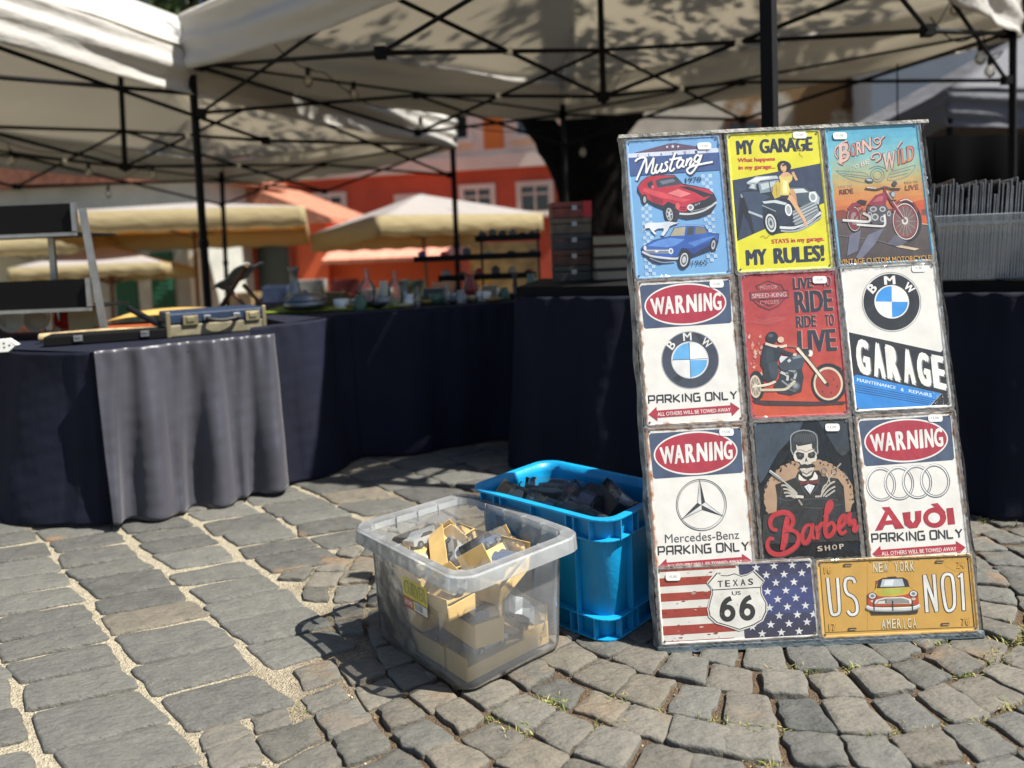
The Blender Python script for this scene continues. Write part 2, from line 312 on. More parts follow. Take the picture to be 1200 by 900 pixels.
for (x, y, s) in tuft:
    if y < 1.9:                                        # into the nearest joint between two rows
        q0 = math.hypot(x-AC[0], y-AC[1]); q1 = min(rows, key=lambda q: abs(q-q0)); x, y = AC[0]+(x-AC[0])*q1/q0, AC[1]+(y-AC[1])*q1/q0
    for k in range(int(44*s)):
        bx, by = x+rng.normal(0, .018), y+rng.normal(0, .009); a = rng.uniform(0, 6.28); h = rng.uniform(.004, .017)*s; ln = rng.uniform(.004, .020); w = rng.uniform(.0006, .0012)
        d = Vector((math.cos(a), math.sin(a), 0)); sd = Vector((-d.y, d.x, 0)); b = Vector((bx, by, -.009))
        p1 = b+d*ln*.4+Vector((0, 0, h*.75)); p2 = b+d*ln+Vector((0, 0, h))
        ts.add([b-sd*w, b+sd*w, p1+sd*w*.8, p1-sd*w*.8, p2], [(0, 1, 2, 3), (3, 2, 4)], 0 if rng.uniform() > .45 else 1)
tag(ts.build('grass_tufts', [mat('weed_green', '#5a6a2c', .8, var=.3), mat('dry_grass', '#a39a62', .85, var=.3)]), 'short green and dry grass sprouting between the cobbles', 'grass', kind='stuff')

# ---------------------------------------------------------------- printed tin signs
def print_mat(hexc):
    k = 'print_'+hexc.lstrip('#')
    if k in _m: return _m[k]
    hx = lin(hexc); m = mat(k, tuple(q*.90+.03 for q in hx[:3]), .34, var=.13, scale=32, spec=.45, detail=8); n = m.node_tree.nodes; l = m.node_tree.links; p = n['Principled BSDF']
    film(m); return m
def film(m):
    """the clear shrink film over the print: a wrinkled glossy coat"""
    n = m.node_tree.nodes; l = m.node_tree.links; p = n['Principled BSDF']; tc = n.new('ShaderNodeTexCoord')
    mp = n.new('ShaderNodeMapping'); mp.inputs['Scale'].default_value = (1, .45, 1); mp.inputs['Rotation'].default_value = (0, 0, .7)
    w = n.new('ShaderNodeTexNoise'); w.inputs['Scale'].default_value = 17; w.inputs['Detail'].default_value = 3; w.inputs['Distortion'].default_value = 1.2
    l.new(tc.outputs['Object'], mp.inputs[0]); l.new(mp.outputs[0], w.inputs['Vector'])
    b = n.new('ShaderNodeBump'); b.inputs['Strength'].default_value = .9; b.inputs['Distance'].default_value = .014
    l.new(w.outputs[0], b.inputs['Height']); l.new(b.outputs[0], p.inputs['Coat Normal']); p.inputs['Coat Weight'].default_value = .8; p.inputs['Coat Roughness'].default_value = .10
def rust_plate(name, hexc, w, h, amt=.5, rust='#7a4a22', edge=.94):
    """painted tin whose rim has rusted through; sign origin at its lower left corner"""
    m = mat(name, hexc, .4, var=.07, scale=30, detail=8); n = m.node_tree.nodes; l = m.node_tree.links; p = n['Principled BSDF']
    old = p.inputs['Base Color'].links[0].from_socket; tc = n.new('ShaderNodeTexCoord'); sx = n.new('ShaderNodeSeparateXYZ'); l.new(tc.outputs['Object'], sx.inputs[0])
    ds = []
    for ax, s in ((0, w), (1, h)):
        a = n.new('ShaderNodeMath'); a.operation = 'MULTIPLY_ADD'; l.new(sx.outputs[ax], a.inputs[0]); a.inputs[1].default_value = 1; a.inputs[2].default_value = -s/2
        b = n.new('ShaderNodeMath'); b.operation = 'ABSOLUTE'; l.new(a.outputs[0], b.inputs[0])
        c = n.new('ShaderNodeMath'); c.operation = 'SUBTRACT'; c.inputs[0].default_value = s/2; l.new(b.outputs[0], c.inputs[1]); ds.append(c)
    q = n.new('ShaderNodeMath'); q.operation = 'MINIMUM'; l.new(ds[0].outputs[0], q.inputs[0]); l.new(ds[1].outputs[0], q.inputs[1])
    nz = n.new('ShaderNodeTexNoise'); nz.inputs['Scale'].default_value = 38; nz.inputs['Detail'].default_value = 8; l.new(tc.outputs['Object'], nz.inputs['Vector'])
    e = n.new('ShaderNodeMath'); e.operation = 'MULTIPLY_ADD'; l.new(nz.outputs[0], e.inputs[0]); e.inputs[1].default_value = -.024*amt*2; l.new(q.outputs[0], e.inputs[2])
    mr = n.new('ShaderNodeMapRange'); mr.inputs[1].default_value = -.0095*amt*2; mr.inputs[2].default_value = -.0035*amt*2; mr.inputs[3].default_value = 1; mr.inputs[4].default_value = 0; l.new(e.outputs[0], mr.inputs[0])
    mx = n.new('ShaderNodeMix'); mx.data_type = 'RGBA'; l.new(mr.outputs[0], mx.inputs[0]); l.new(old, mx.inputs[6]); mx.inputs[7].default_value = lin(rust)
    l.new(mx.outputs[2], p.inputs['Base Color']); film(m); return m
_tx = {}
def glyphs(s, bold=0.0):
    k = (s, bold)
    if k in _tx: return _tx[k]
    cu = bpy.data.curves.new('txt', 'FONT'); cu.body = s; cu.resolution_u = 3; cu.fill_mode = 'FRONT'
    o = bpy.data.objects.new('txt', cu); me = o.to_mesh()
    V = np.array([v.co[:2] for v in me.vertices]); Fc = [tuple(p.vertices) for p in me.polygons]; o.to_mesh_clear(); bpy.data.objects.remove(o); bpy.data.curves.remove(cu)
    if bold > 0:                                             # heavier letters: shifted copies laid over one another
        n = len(V); D = [(0, 0), (bold, bold*.25), (-bold, -bold*.25), (bold*.5, -bold*.3), (-bold*.5, bold*.3)]; V = np.vstack([V+np.array(d) for d in D]); Fc = [tuple(i+n*k_ for i in f_) for k_ in range(len(D)) for f_ in Fc]
    V = (V-V.min(0))/(V.max(0)-V.min(0)); _tx[k] = (V, Fc); return _tx[k]
class Art:
    """flat printed artwork on a sign, in centimetres; frame = the four corners of the sheet (TL,TR,BR,BL) in the units of the drawing"""
    def __init__(s, w, h, frame=None, base=None, z=.0013):
        s.w, s.h = w, h; s.z = z; s.mb = MB(); s.mats = []; s.idx = {}
        if frame:
            A = []; src = frame; dst = [(0, h), (w, h), (w, 0), (0, 0)]
            for (x, y), (u, v) in zip(src, dst): A += [[x, y, 1, 0, 0, 0, -u*x, -u*y], [0, 0, 0, x, y, 1, -v*x, -v*y]]
            b = [c for d in dst for c in d]; q = np.linalg.solve(np.array(A, float), np.array(b, float)); s.H = np.append(q, 1).reshape(3, 3)
        else: s.H = np.eye(3)
    def m(s, x, y):
        q = s.H @ np.array([x, y, 1.0]); return q[0]/q[2], q[1]/q[2]
    def col(s, c):
        if c not in s.idx: s.idx[c] = len(s.mats); s.mats.append(print_mat(c) if isinstance(c, str) else c)
        return s.idx[c]
    def put(s, P, Fc, c, step=.000008, clip=True):
        s.z += step; mi = s.col(c)
        s.mb.add([(min(max(x, .1), s.w-.1)/100, min(max(y, .1), s.h-.1)/100, s.z+(zz if len(e) else 0)) for (x, y, *e) in P for zz in [e[0] if e else 0]], Fc, mi)
    def poly(s, pts, c, sm=0):
        if sm: pts = [(p.x, p.y) for p in smooth(list(pts)+[pts[0]], sm)][:-1]
        P = [s.m(*p) for p in pts]; t = tessellate_polygon([[Vector((x, y, 0)) for x, y in P]])
        P2 = []; Fc = []
        for a, b, d in t:
            A, B, D = P[a], P[b], P[d]
            if (B[0]-A[0])*(D[1]-A[1])-(B[1]-A[1])*(D[0]-A[0]) < 0: b, d = d, b
            Fc.append((a, b, d))
        s.put(P, Fc, c)
    def ell(s, cx, cy, rx, ry, c, rot=0, n=40, hole=0):
        a0 = R(rot); pts = []
        for k in range(n):
            a = 2*math.pi*k/n; x, y = rx*math.cos(a), ry*math.sin(a); pts.append((cx+x*math.cos(a0)-y*math.sin(a0), cy+x*math.sin(a0)+y*math.cos(a0)))
        if not hole: return s.poly(pts, c)
        inn = [(cx+(x-cx)*hole, cy+(y-cy)*hole) for x, y in pts]; P = [s.m(*p) for p in pts+inn]
        s.put(P, [(i, (i+1) % n, n+(i+1) % n, n+i) for i in range(n)], c)
    def stroke(s, pts, w, c, sm=5, closed=False, taper=None):
        """w in drawing units"""
        if closed: pts = list(pts)+[pts[0]]
        Q = [(p.x, p.y) for p in smooth(pts, sm)] if sm else list(pts); n = len(Q); P = []; Fc = []
        for i, (x, y) in enumerate(Q):
            a, b = Q[max(i-1, 0)], Q[min(i+1, n-1)]; dx, dy = b[0]-a[0], b[1]-a[1]; L = math.hypot(dx, dy) or 1
            k = 1.0
            if not sm and 0 < i < n-1:                       # mitre
                e0 = (x-a[0], y-a[1]); e1 = (b[0]-x, b[1]-y); l0 = math.hypot(*e0) or 1; l1 = math.hypot(*e1) or 1
                dx, dy = e0[0]/l0+e1[0]/l1, e0[1]/l0+e1[1]/l1; L = math.hypot(dx, dy) or 1; k = min(2.2, 2/max(.3, L)) if L else 1
            ww = w/2*k*(taper(i/(n-1)) if taper else 1); nx, ny = -dy/L*ww, dx/L*ww; zz = .000007*i/n
            P += [(*s.m(x+nx, y+ny), zz), (*s.m(x-nx, y-ny), zz)]
        for i in range(n-1): Fc.append((2*i, 2*i+1, 2*i+3, 2*i+2))
        s.put(P, Fc, c, .000012)
    def text(s, t, bl, br, tr, tl, c, bold=.012):
        V, Fc = glyphs(t, bold); P = []; n5 = max(1, len(V)//5) if bold > 0 else 10**9
        for i_, (u, v) in enumerate(V):
            x = (bl[0]*(1-u)+br[0]*u)*(1-v)+(tl[0]*(1-u)+tr[0]*u)*v; y = (bl[1]*(1-u)+br[1]*u)*(1-v)+(tl[1]*(1-u)+tr[1]*u)*v; P.append((*s.m(x, y), .000002*(i_//n5)))
        s.put(P, Fc, c, .000012)
    def text_at(s, t, cx, cy, w, h, rot, c, bold=.02):
        a = R(rot); q = lambda x, y: (cx+x*math.cos(a)-y*math.sin(a), cy+x*math.sin(a)+y*math.cos(a))
        s.text(t, q(-w/2, h/2), q(w/2, h/2), q(w/2, -h/2), q(-w/2, -h/2), c, bold)
    def build(s, name, base, rim=.22, r=.8, bead=.62):
        """the pressed sheet itself: rolled edge, raised bead, flat field; then the print"""
        b = MB(); w, h = s.w, s.h
        prof = ((0, 0), (0, .0010), (.12, .0022), (rim+.15, .0022), (bead, .0012))
        V = []; 
        for ins, z in prof:
            P = rrect(w-2*ins, h-2*ins, max(.15, r-ins), 4, w/2, h/2); n = len(P); V += [(x/100, y/100, z) for x, y in P]
        # rrect emits each corner in its own sense; order the outline by angle round the sheet
        od = sorted(range(n), key=lambda i: math.atan2((V[i][1]*100-h/2)/h, (V[i][0]*100-w/2)/w)); V = [V[k*n+i] for k in range(len(prof)) for i in od]
        Fc = [(k*n+i, k*n+(i+1) % n, (k+1)*n+(i+1) % n, (k+1)*n+i) for k in range(len(prof)-1) for i in range(n)]
        L = (len(prof)-1)*n
        k0 = len(s.mb.v); s.mats.append(base); mi = len(s.mats)-1
        s.mb.add(V, Fc+[tuple(L+i for i in range(n))]+[tuple(range(n))[::-1]], mi)
        for hx, hy in ((.75, .75), (w-.75, .75), (.75, h-.75), (w-.75, h-.75)):
            for rr, z, cc in ((.26, .0026, '#8a8a86'), (.17, .00265, '#101012')):
                q = [(hx/100+rr/100*math.cos(a*math.pi/5), hy/100+rr/100*math.sin(a*math.pi/5), z) for a in range(10)]
                s.mb.add(q, [tuple(range(10))], s.col(cc))
        return s.mb.build(name, s.mats)

def squared(art, t, bl, br, tr, tl, c, w):
    """wide squared-off lettering (PARKING ONLY), drawn with strokes"""
    G = {'P': [[(0, 0), (0, 1), (.82, 1), (.9, .9), (.9, .5), (.82, .42), (0, .42)]], 'A': [[(0, 0), (0, .9), (.12, 1), (.9, 1), (.9, 0)], [(0, .42), (.9, .42)]], 'R': [[(0, 0), (0, 1), (.82, 1), (.9, .9), (.9, .52), (.82, .45), (0, .45)], [(.4, .45), (.95, 0)]],
         'K': [[(0, 0), (0, 1)], [(.9, 1), (.12, .5), (.95, 0)]], 'I': [[(.1, 0), (.1, 1)]], 'N': [[(0, 0), (0, 1), (.9, 0), (.9, 1)]], 'G': [[(.9, 1), (.1, 1), (0, .9), (0, .1), (.1, 0), (.9, 0), (.9, .5), (.45, .5)]],
         'O': [[(.1, 0), (0, .1), (0, .9), (.1, 1), (.85, 1), (.95, .9), (.95, .1), (.85, 0), (.1, 0)]], 'L': [[(0, 1), (0, .1), (.1, 0), (.85, 0)]], 'Y': [[(0, 1), (.48, .5), (.95, 1)], [(.48, .5), (.48, 0)]]}
    adv = lambda ch: .55 if ch in ' I' else 1.28
    tot = sum(adv(ch) for ch in t)-.33; x = 0
    for ch in t:
        if ch != ' ':
            for st in G[ch]:
                P = []
                for gx, gy in st:
                    u, v = (x+gx)/tot, gy; P.append(((bl[0]*(1-u)+br[0]*u)*(1-v)+(tl[0]*(1-u)+tr[0]*u)*v, (bl[1]*(1-u)+br[1]*u)*(1-v)+(tl[1]*(1-u)+tr[1]*u)*v))
                art.stroke(P, w, c, 0)
        x += adv(ch)
NAVY, RED, WHT, INK = '#3c4c68', '#a81f36', '#e2e1dc', '#16181d'
def warning_head(a):
    a.poly([(47, 85), (58, 73), (570, 45), (581, 52), (590, 278), (580, 290), (82, 320), (70, 312)], NAVY)
    a.ell(317, 181, 243, 119, WHT, -3, 60); a.ell(317, 181, 235, 110, RED, -3, 60)
    for ch, x0, x1, t0, t1, b0, b1 in (('W', 106, 196, 150, 138, 242, 237), ('A', 188, 250, 140, 132, 240, 234), ('R', 254, 314, 133, 128, 236, 230), ('N', 322, 386, 128, 123, 230, 225), ('I', 394, 416, 123, 120, 226, 223), ('N', 424, 476, 120, 117, 222, 219), ('G', 478, 532, 117, 112, 218, 216)):
        sh = 14 if ch in 'WG' else 6
        a.text(ch, (x0+sh*(x0 < 300), b0), (x1, b1), (x1-4, t1), (x0, t0), WHT, .05)
def tow_arrow(a, y0=0):
    f = lambda x, y: (x, y+y0)
    a.poly([f(95, 797), f(140, 756), f(143, 777), f(575, 752), f(573, 735), f(627, 770), f(582, 812), f(579, 791), f(145, 816), f(147, 834)], RED)
    a.text('ALL OTHERS WILL BE TOWED AWAY', f(147, 808), f(574, 786), f(573, 766), f(145, 787), WHT, .012)
WF = [(25, 45), (598, 18), (655, 845), (80, 865)]
def sign_bmw():
    a = Art(20, 30, WF); warning_head(a)
    a.ell(341, 497, 170, 162, '#9fa3a8', 0, 64); a.ell(341, 497, 165, 157, '#363d4a', 0, 64)
    a.poly([(235, 600), (270, 625), (300, 590), (280, 570)], '#22262e'); a.poly([(370, 350), (400, 352), (430, 410), (400, 400)], '#22262e')
    a.ell(339, 497, 110, 104, '#cfd2d4', 0, 50); a.ell(339, 497, 103, 98, '#e6e6e4', 0, 50)
    for q0 in (90, 270):
        pts = [(339, 497)]+[(339+101*math.cos(R(k+q0)), 497+96*math.sin(R(k+q0))) for k in range(90, 181, 6)]; a.poly(pts, '#5ea7dc')
    a.stroke([(334, 396), (343, 598)], 3, '#2c3340', 0); a.stroke([(232, 497), (444, 490)], 3, '#2c3340', 0)
    a.text_at('B', 228, 412, 38, 50, -52, WHT); a.text_at('M', 325, 366, 50, 46, -4, WHT); a.text_at('W', 438, 402, 54, 44, 40, WHT)
    squared(a, 'PARKING ONLY', (97, 738), (612, 716), (610, 674), (95, 696), INK, 8); tow_arrow(a); return a
def sign_merc():
    a = Art(20, 30, WF); warning_head(a)
    cx, cy = 345, 462
    a.ell(cx, cy, 146, 140, '#1c1d20', 0, 60, .975); a.ell(cx+3, cy+2, 140, 134, '#b9bbba', 0, 60, .97); a.ell(cx-2, cy-2, 136, 130, '#4a4c50', 0, 60, .985)
    tips = [(cx-8, cy-138), (cx-118, cy+78), (cx+124, cy+62)]
    for k, (tx, ty) in enumerate(tips):
        d = math.atan2(ty-cy, tx-cx); n1 = (cx+26*math.cos(d+1.05), cy+26*math.sin(d+1.05)); n2 = (cx+26*math.cos(d-1.05), cy+26*math.sin(d-1.05))
        a.poly([(cx, cy), n1, (tx, ty)], '#24262b'); a.poly([(cx, cy), (tx, ty), n2], '#d2d3d1'); a.stroke([n2, (tx, ty)], 2.5, '#3a3c40', 0)
    a.text('Mercedes-Benz', (135, 664), (560, 645), (558, 600), (133, 618), '#4b4d52', -.006)
    squared(a, 'PARKING ONLY', (97, 728), (612, 706), (610, 662), (95, 684), INK, 8); tow_arrow(a, -10); return a
def sign_audi():
    a = Art(20, 30, WF); warning_head(a); P = [(y[0]-22, y[1]+2) for y in ((158, 452), (262, 447), (366, 441), (470, 435))]
    P = [(x+24, y-36) for x, y in P]
    for x, y in P:
        a.ell(x, y, 86, 92, '#4c4f55', 0, 48, .955); a.ell(x-2, y-2, 82, 88, '#f2f2f0', 0, 48, .93); a.ell(x, y, 77, 83, '#a0a3a6', 0, 48, .95); a.ell(x, y, 73, 79, '#3a3c41', 0, 48, .975)
    f = lambda x, y: (x*.93-25+12, y-36)
    a.poly([f(137, 702), f(205, 598), f(185, 577), f(232, 575), f(318, 690), f(262, 694), f(248, 668), f(200, 672), f(183, 698)], RED); a.poly([f(222, 618), f(243, 646), f(205, 649)], WHT)
    a.poly([f(310, 607), f(360, 602), f(358, 645), f(371, 663), f(387, 645), f(388, 600), f(428, 597), f(422, 655), f(397, 688), f(350, 692), f(320, 672)], RED)
    a.ell(*f(508, 635), 66, 54, RED, -3); a.poly([f(488, 562), f(530, 557), f(576, 606), f(570, 640), f(538, 602)], RED); a.ell(*f(503, 637), 34, 28, WHT, -3)
    a.poly([f(583, 586), f(625, 583), f(632, 671), f(588, 674)], RED)
    squared(a, 'PARKING ONLY', (97, 728), (612, 706), (610, 662), (95, 684), INK, 8); tow_arrow(a, -10); return a
def sign_mustang():
    a = Art(20, 30, [(38, 65), (592, 32), (655, 835), (95, 880)])
    for k in range(24):
        for c in range(3):
            for x0, ys in ((128, 415), (492, 262)):
                y = ys+k*21-c*1.3
                if (k+c) % 2 == 0 and y < 845: sx = (y-415)*.055; a.poly([(x0+c*21+sx, y), (x0+c*21+21+sx, y-1), (x0+c*21+22+sx, y+20), (x0+c*21+1+sx, y+21)], '#a9c6e0')
    a.poly([(95, 140), (300, 84), (335, 82), (580, 118), (580, 122), (95, 150)], '#5d4960')
    a.poly([(40, 147), (598, 108), (600, 134), (42, 172)], '#ccd4e6'); a.poly([(42, 171), (600, 133), (608, 235), (50, 278)], '#3c558a')
    for ch, x, y in zip('CLASSIC', (115, 183, 252, 322, 390, 456, 520), (158, 152, 148, 143, 138, 133, 126)): a.text_at(ch, x, y, 14, 17, -4, '#2b3a60')
    for x, y, q in ((287, 105, 9), (320, 102, 12), (352, 102, 9)):
        a.poly([(x+q*(1 if k % 2 == 0 else .42)*math.sin(k*math.pi/5), y-q*(1 if k % 2 == 0 else .42)*math.cos(k*math.pi/5)) for k in range(10)], '#dcdce4')
    W = [[(103, 302), (128, 245), (150, 192), (160, 172), (135, 168), (108, 180), (98, 192)], [(163, 174), (164, 225), (162, 258), (180, 220), (208, 168)], [(208, 170), (202, 215), (194, 252), (205, 260), (224, 240)], [(228, 205), (214, 242), (224, 256), (244, 235), (258, 200)], [(258, 200), (246, 238), (256, 250), (270, 238)],
         [(292, 192), (275, 200), (288, 225), (272, 246), (258, 238)], [(335, 138), (315, 190), (302, 236), (314, 244), (330, 228)], [(300, 180), (372, 166)], [(382, 184), (360, 178), (343, 208), (352, 226), (372, 206), (384, 180), (374, 214), (388, 220)], [(406, 172), (394, 216)], [(398, 200), (420, 170), (430, 178), (418, 210), (430, 212), (444, 196)],
         [(480, 158), (460, 152), (445, 178), (456, 192), (476, 172), (488, 148), (468, 200), (425, 258), (402, 238), (440, 214), (552, 190)]]
    for st in W: a.stroke([(x+5, y+5) for x, y in st], 17, '#1f2a48')
    for st in W: a.stroke(st, 11, '#eef0f2')
    a.text('1970', (393, 313), (485, 303), (483, 276), (391, 284), '#27304a')
    # red coupe
    a.poly([(112, 335), (130, 308), (165, 280), (230, 268), (330, 268), (378, 318), (450, 330), (525, 345), (558, 375), (572, 405), (570, 440), (540, 488), (470, 515), (400, 525), (352, 515), (340, 540), (300, 550), (270, 520), (262, 470), (215, 452), (170, 428), (150, 442), (135, 430), (128, 395), (110, 365)], '#2a2a33')
    a.poly([(113, 340), (135, 310), (168, 282), (240, 271), (330, 272), (378, 325), (450, 335), (525, 350), (553, 374), (500, 412), (430, 430), (395, 478), (352, 478), (332, 440), (290, 422), (262, 446), (200, 428), (150, 400), (124, 370)], '#b5283a')
    a.poly([(150, 345), (260, 370), (330, 395), (420, 410), (380, 425), (250, 400), (140, 365)], '#cf4a52'); a.poly([(180, 385), (265, 412), (255, 440), (200, 425)], '#8a1c2c')
    a.poly([(215, 302), (255, 288), (335, 277), (375, 320), (300, 332), (228, 344)], '#39404c'); a.poly([(240, 305), (320, 290), (335, 305), (255, 325)], '#6b7480'); a.poly([(168, 320), (196, 300), (208, 338), (195, 350), (172, 340)], '#2c323c'); a.ell(200, 340, 9, 11, '#d86068')
    a.poly([(355, 337), (402, 333), (530, 373), (556, 379), (500, 396), (440, 364)], '#1f2026'); a.poly([(285, 375), (350, 350), (425, 375), (365, 398)], '#dd7a7c')
    a.poly([(398, 442), (480, 415), (553, 395), (560, 426), (480, 465), (404, 478)], '#23262c'); a.ell(420, 455, 20, 18, '#d8dcdc'); a.ell(420, 455, 11, 10, '#7f8890'); a.ell(345, 448, 12, 20, '#d2545a'); a.text('GT', (445, 446), (480, 434), (478, 424), (443, 436), '#c9ced2')
    a.stroke([(355, 492), (420, 492), (500, 470), (572, 422)], 11, '#c3c9cc'); a.stroke([(420, 478), (500, 458), (562, 430)], 4, '#9aa2a8'); a.stroke([(360, 455), (392, 455)], 5, '#5a1420', 0); a.stroke([(360, 466), (390, 466)], 5, '#5a1420', 0)
    a.ell(297, 490, 31, 56, '#202228', -8); a.ell(297, 497, 20, 38, '#aab0b4', -8); a.ell(297, 497, 15, 30, '#4b5056', -8)
    for k in range(5): t = k*2*math.pi/5; a.stroke([(297, 497), (297+15*math.cos(t), 497+30*math.sin(t))], 6, '#c9cdd0', 0)
    a.ell(152, 412, 15, 30, '#202228'); a.ell(152, 414, 9, 19, '#9fa5a9')
    # running horse
    hs = [(150, 560), (168, 548), (200, 547), (245, 546), (290, 538), (320, 542), (352, 545), (318, 556), (298, 566), (286, 590), (262, 622), (246, 618), (262, 590), (262, 578), (228, 580), (205, 594), (222, 616), (206, 612), (188, 592), (180, 578), (158, 580), (146, 596), (152, 574)]
    a.poly([(x+3, y+4) for x, y in hs], '#31415f'); a.poly(hs, '#d6dde6')
    # blue saloon
    a.poly([(132, 690), (200, 648), (298, 622), (328, 566), (400, 553), (502, 556), (527, 600), (585, 602), (580, 650), (562, 705), (535, 700), (420, 745), (410, 790), (370, 812), (340, 760), (240, 785), (190, 775), (140, 735)], '#1d2748')
    a.poly([(135, 690), (200, 652), (300, 625), (330, 570), (400, 557), (500, 560), (525, 602), (582, 606), (576, 640), (545, 660), (430, 725), (405, 690), (365, 690), (340, 740), (240, 745), (150, 715)], '#2b58a8')
    a.poly([(300, 622), (326, 576), (390, 566), (383, 618)], '#a8a28a'); a.poly([(397, 616), (404, 570), (438, 566), (430, 612)], '#3d423f'); a.poly([(444, 610), (450, 567), (498, 570), (514, 600)], '#77735f'); a.stroke([(325, 570), (400, 558), (500, 562)], 7, '#7e9fd0')
    a.poly([(165, 682), (230, 650), (300, 632), (385, 640), (330, 678), (280, 688)], '#5b8ad2'); a.poly([(400, 660), (540, 618), (570, 616), (440, 680)], '#4f7fca'); a.poly([(390, 690), (430, 690), (560, 640), (545, 662), (430, 724)], '#1f3f86')
    a.poly([(145, 702), (290, 698), (302, 724), (160, 726)], '#767e8c'); a.stroke([(150, 708), (292, 706)], 4, '#ccd2da', 0); a.stroke([(135, 716), (200, 742), (330, 752), (356, 736)], 12, '#c6ccd4'); a.stroke([(180, 752), (250, 775), (330, 768)], 6, '#8a93a0')
    a.ell(304, 709, 14, 17, '#dfe3e8'); a.ell(304, 709, 8, 10, '#7d8794'); a.ell(152, 695, 9, 14, '#cfd4da'); a.ell(220, 712, 10, 7, '#dfe3e8')
    a.ell(380, 756, 35, 56, '#1c1e24', 10); a.ell(380, 757, 23, 40, '#c2c6c8', 10); a.ell(380, 757, 17, 31, '#4e545b', 10); a.ell(380, 757, 11, 20, '#b4b9bd', 10); a.ell(548, 668, 18, 42, '#1c1e24', 8); a.ell(550, 668, 11, 27, '#b4b9bd', 8); a.ell(550, 668, 6, 15, '#50565d', 8)
    a.text('1965', (427, 790), (517, 780), (514, 753), (424, 762), '#2a2c3c', .0)
    return a
def sign_garage():
    a = Art(20, 30, [(38, 88), (590, 50), (662, 838), (105, 872)])
    a.poly([(64, 355), (598, 244), (630, 462), (97, 697)], '#2c3950')
    NV = '#1d2536'; RD = '#b5262a'
    for w, x0, x1 in (('MY', 99, 206), ('GARAGE', 234, 546)):
        f = lambda x: (x-99)/447
        a.text(w, (x0+4, 208-33*f(x0)), (x1+3, 208-33*f(x1)), (x1-2, 128-36*f(x1)), (x0-3, 128-36*f(x0)), NV, .068)
    a.text('What happens', (108, 258), (328, 243), (326, 213), (106, 227), RD, .055); a.text('in my garage...', (112, 299), (330, 287), (328, 258), (112, 269), RD, .055)
    a.text('STAYS in my garage.', (305, 711), (612, 689), (608, 655), (302, 680), RD, .055)
    for w, x0, x1 in (('MY', 158, 282), ('RULES!', 318, 614)):
        f = lambda x: (x-158)/456
        a.text(w, (x0, 828-33*f(x0)), (x1, 828-33*f(x1)), (x1-5, 742-39*f(x1)), (x0-6, 742-39*f(x0)), NV, .068)
    # thin man in black, leaning in the shadow
    a.poly([(123, 437), (133, 425), (146, 432), (150, 480), (170, 520), (188, 560), (206, 645), (192, 652), (165, 580), (142, 535), (120, 650), (100, 684), (112, 560), (118, 500)], '#0c0f16'); a.ell(134, 438, 9, 12, '#8a8f90')
    # vintage coupe, three quarter view
    a.poly([(128, 415), (160, 405), (166, 352), (215, 326), (335, 318), (402, 375), (500, 380), (562, 402), (588, 440), (582, 490), (596, 520), (588, 562), (520, 604), (440, 630), (350, 645), (318, 652), (280, 605), (260, 560), (170, 522), (150, 470)], '#1b2431')
    a.poly([(135, 418), (215, 412), (300, 440), (250, 470), (255, 555), (172, 516), (152, 468)], '#34445a'); a.poly([(172, 520), (252, 548), (254, 562), (170, 532)], '#aab4ba')
    a.poly([(160, 362), (215, 328), (335, 320), (348, 336), (240, 352), (214, 374), (165, 372)], '#b4bec4'); a.poly([(168, 358), (216, 334), (320, 326), (250, 344), (210, 362)], '#e1e6e6')
    a.poly([(172, 396), (184, 366), (214, 364), (218, 402)], '#8d9aa2'); a.poly([(182, 392), (190, 372), (206, 370), (208, 396)], '#c5ced0'); a.poly([(226, 362), (345, 342), (356, 380), (300, 412), (240, 422)], '#7d8d98'); a.poly([(240, 370), (330, 352), (320, 380), (250, 404)], '#b9c5c9'); a.stroke([(290, 352), (300, 410)], 5, '#1b2431', 0)
    a.poly([(300, 416), (360, 382), (500, 384), (545, 412), (525, 500), (440, 480), (380, 445)], '#46545f'); a.poly([(400, 395), (490, 390), (520, 410), (430, 420)], '#c4ccce'); a.poly([(320, 425), (380, 405), (420, 440), (360, 445)], '#8a969c')
    a.poly([(245, 470), (330, 457), (402, 474), (424, 522), (398, 590), (350, 606), (326, 560), (285, 515)], '#232f40'); a.poly([(250, 468), (330, 458), (395, 474), (385, 486), (320, 474), (262, 480)], '#c0c9cc'); a.stroke([(250, 490), (330, 522)], 5, '#97a2a8')
    a.poly([(425, 520), (562, 452), (580, 518), (520, 570), (440, 600)], '#8d979b')
    for k in range(7): a.stroke([(428, 530+k*10), (570, 462+k*9)], 3, '#cfd5d5' if k % 2 else '#3f4850', 0)
    a.poly([(520, 410), (560, 404), (586, 440), (580, 480), (545, 465)], '#a9b3b7'); a.ell(546, 437, 24, 30, '#dde2e2', -10); a.ell(546, 437, 15, 20, '#8f9a9f', -10)
    a.ell(403, 513, 20, 34, '#e3e7e6', -8); a.ell(403, 513, 13, 24, '#9aa5aa', -8)
    a.stroke([(352, 612), (440, 612), (520, 580), (592, 522)], 15, '#d5dadb'); a.stroke([(358, 630), (440, 630), (522, 598), (594, 546)], 10, '#a5adb0'); a.stroke([(352, 621), (440, 621), (592, 536)], 3, '#2b333c')
    a.ell(302, 590, 40, 66, '#0e1116', -12); a.ell(300, 588, 30, 52, '#d8dcda', -12); a.ell(300, 588, 22, 40, '#20262d', -12); a.ell(300, 588, 17, 32, '#b9c0c2', -12); a.ell(300, 588, 8, 15, '#555e64', -12)
    # seated woman in a yellow dress
    SK = '#d8ab80'
    a.stroke([(430, 305), (452, 345), (428, 298)], 15, SK); a.poly([(398, 398), (432, 392), (446, 420), (456, 478), (446, 480), (425, 440)], '#c39468')
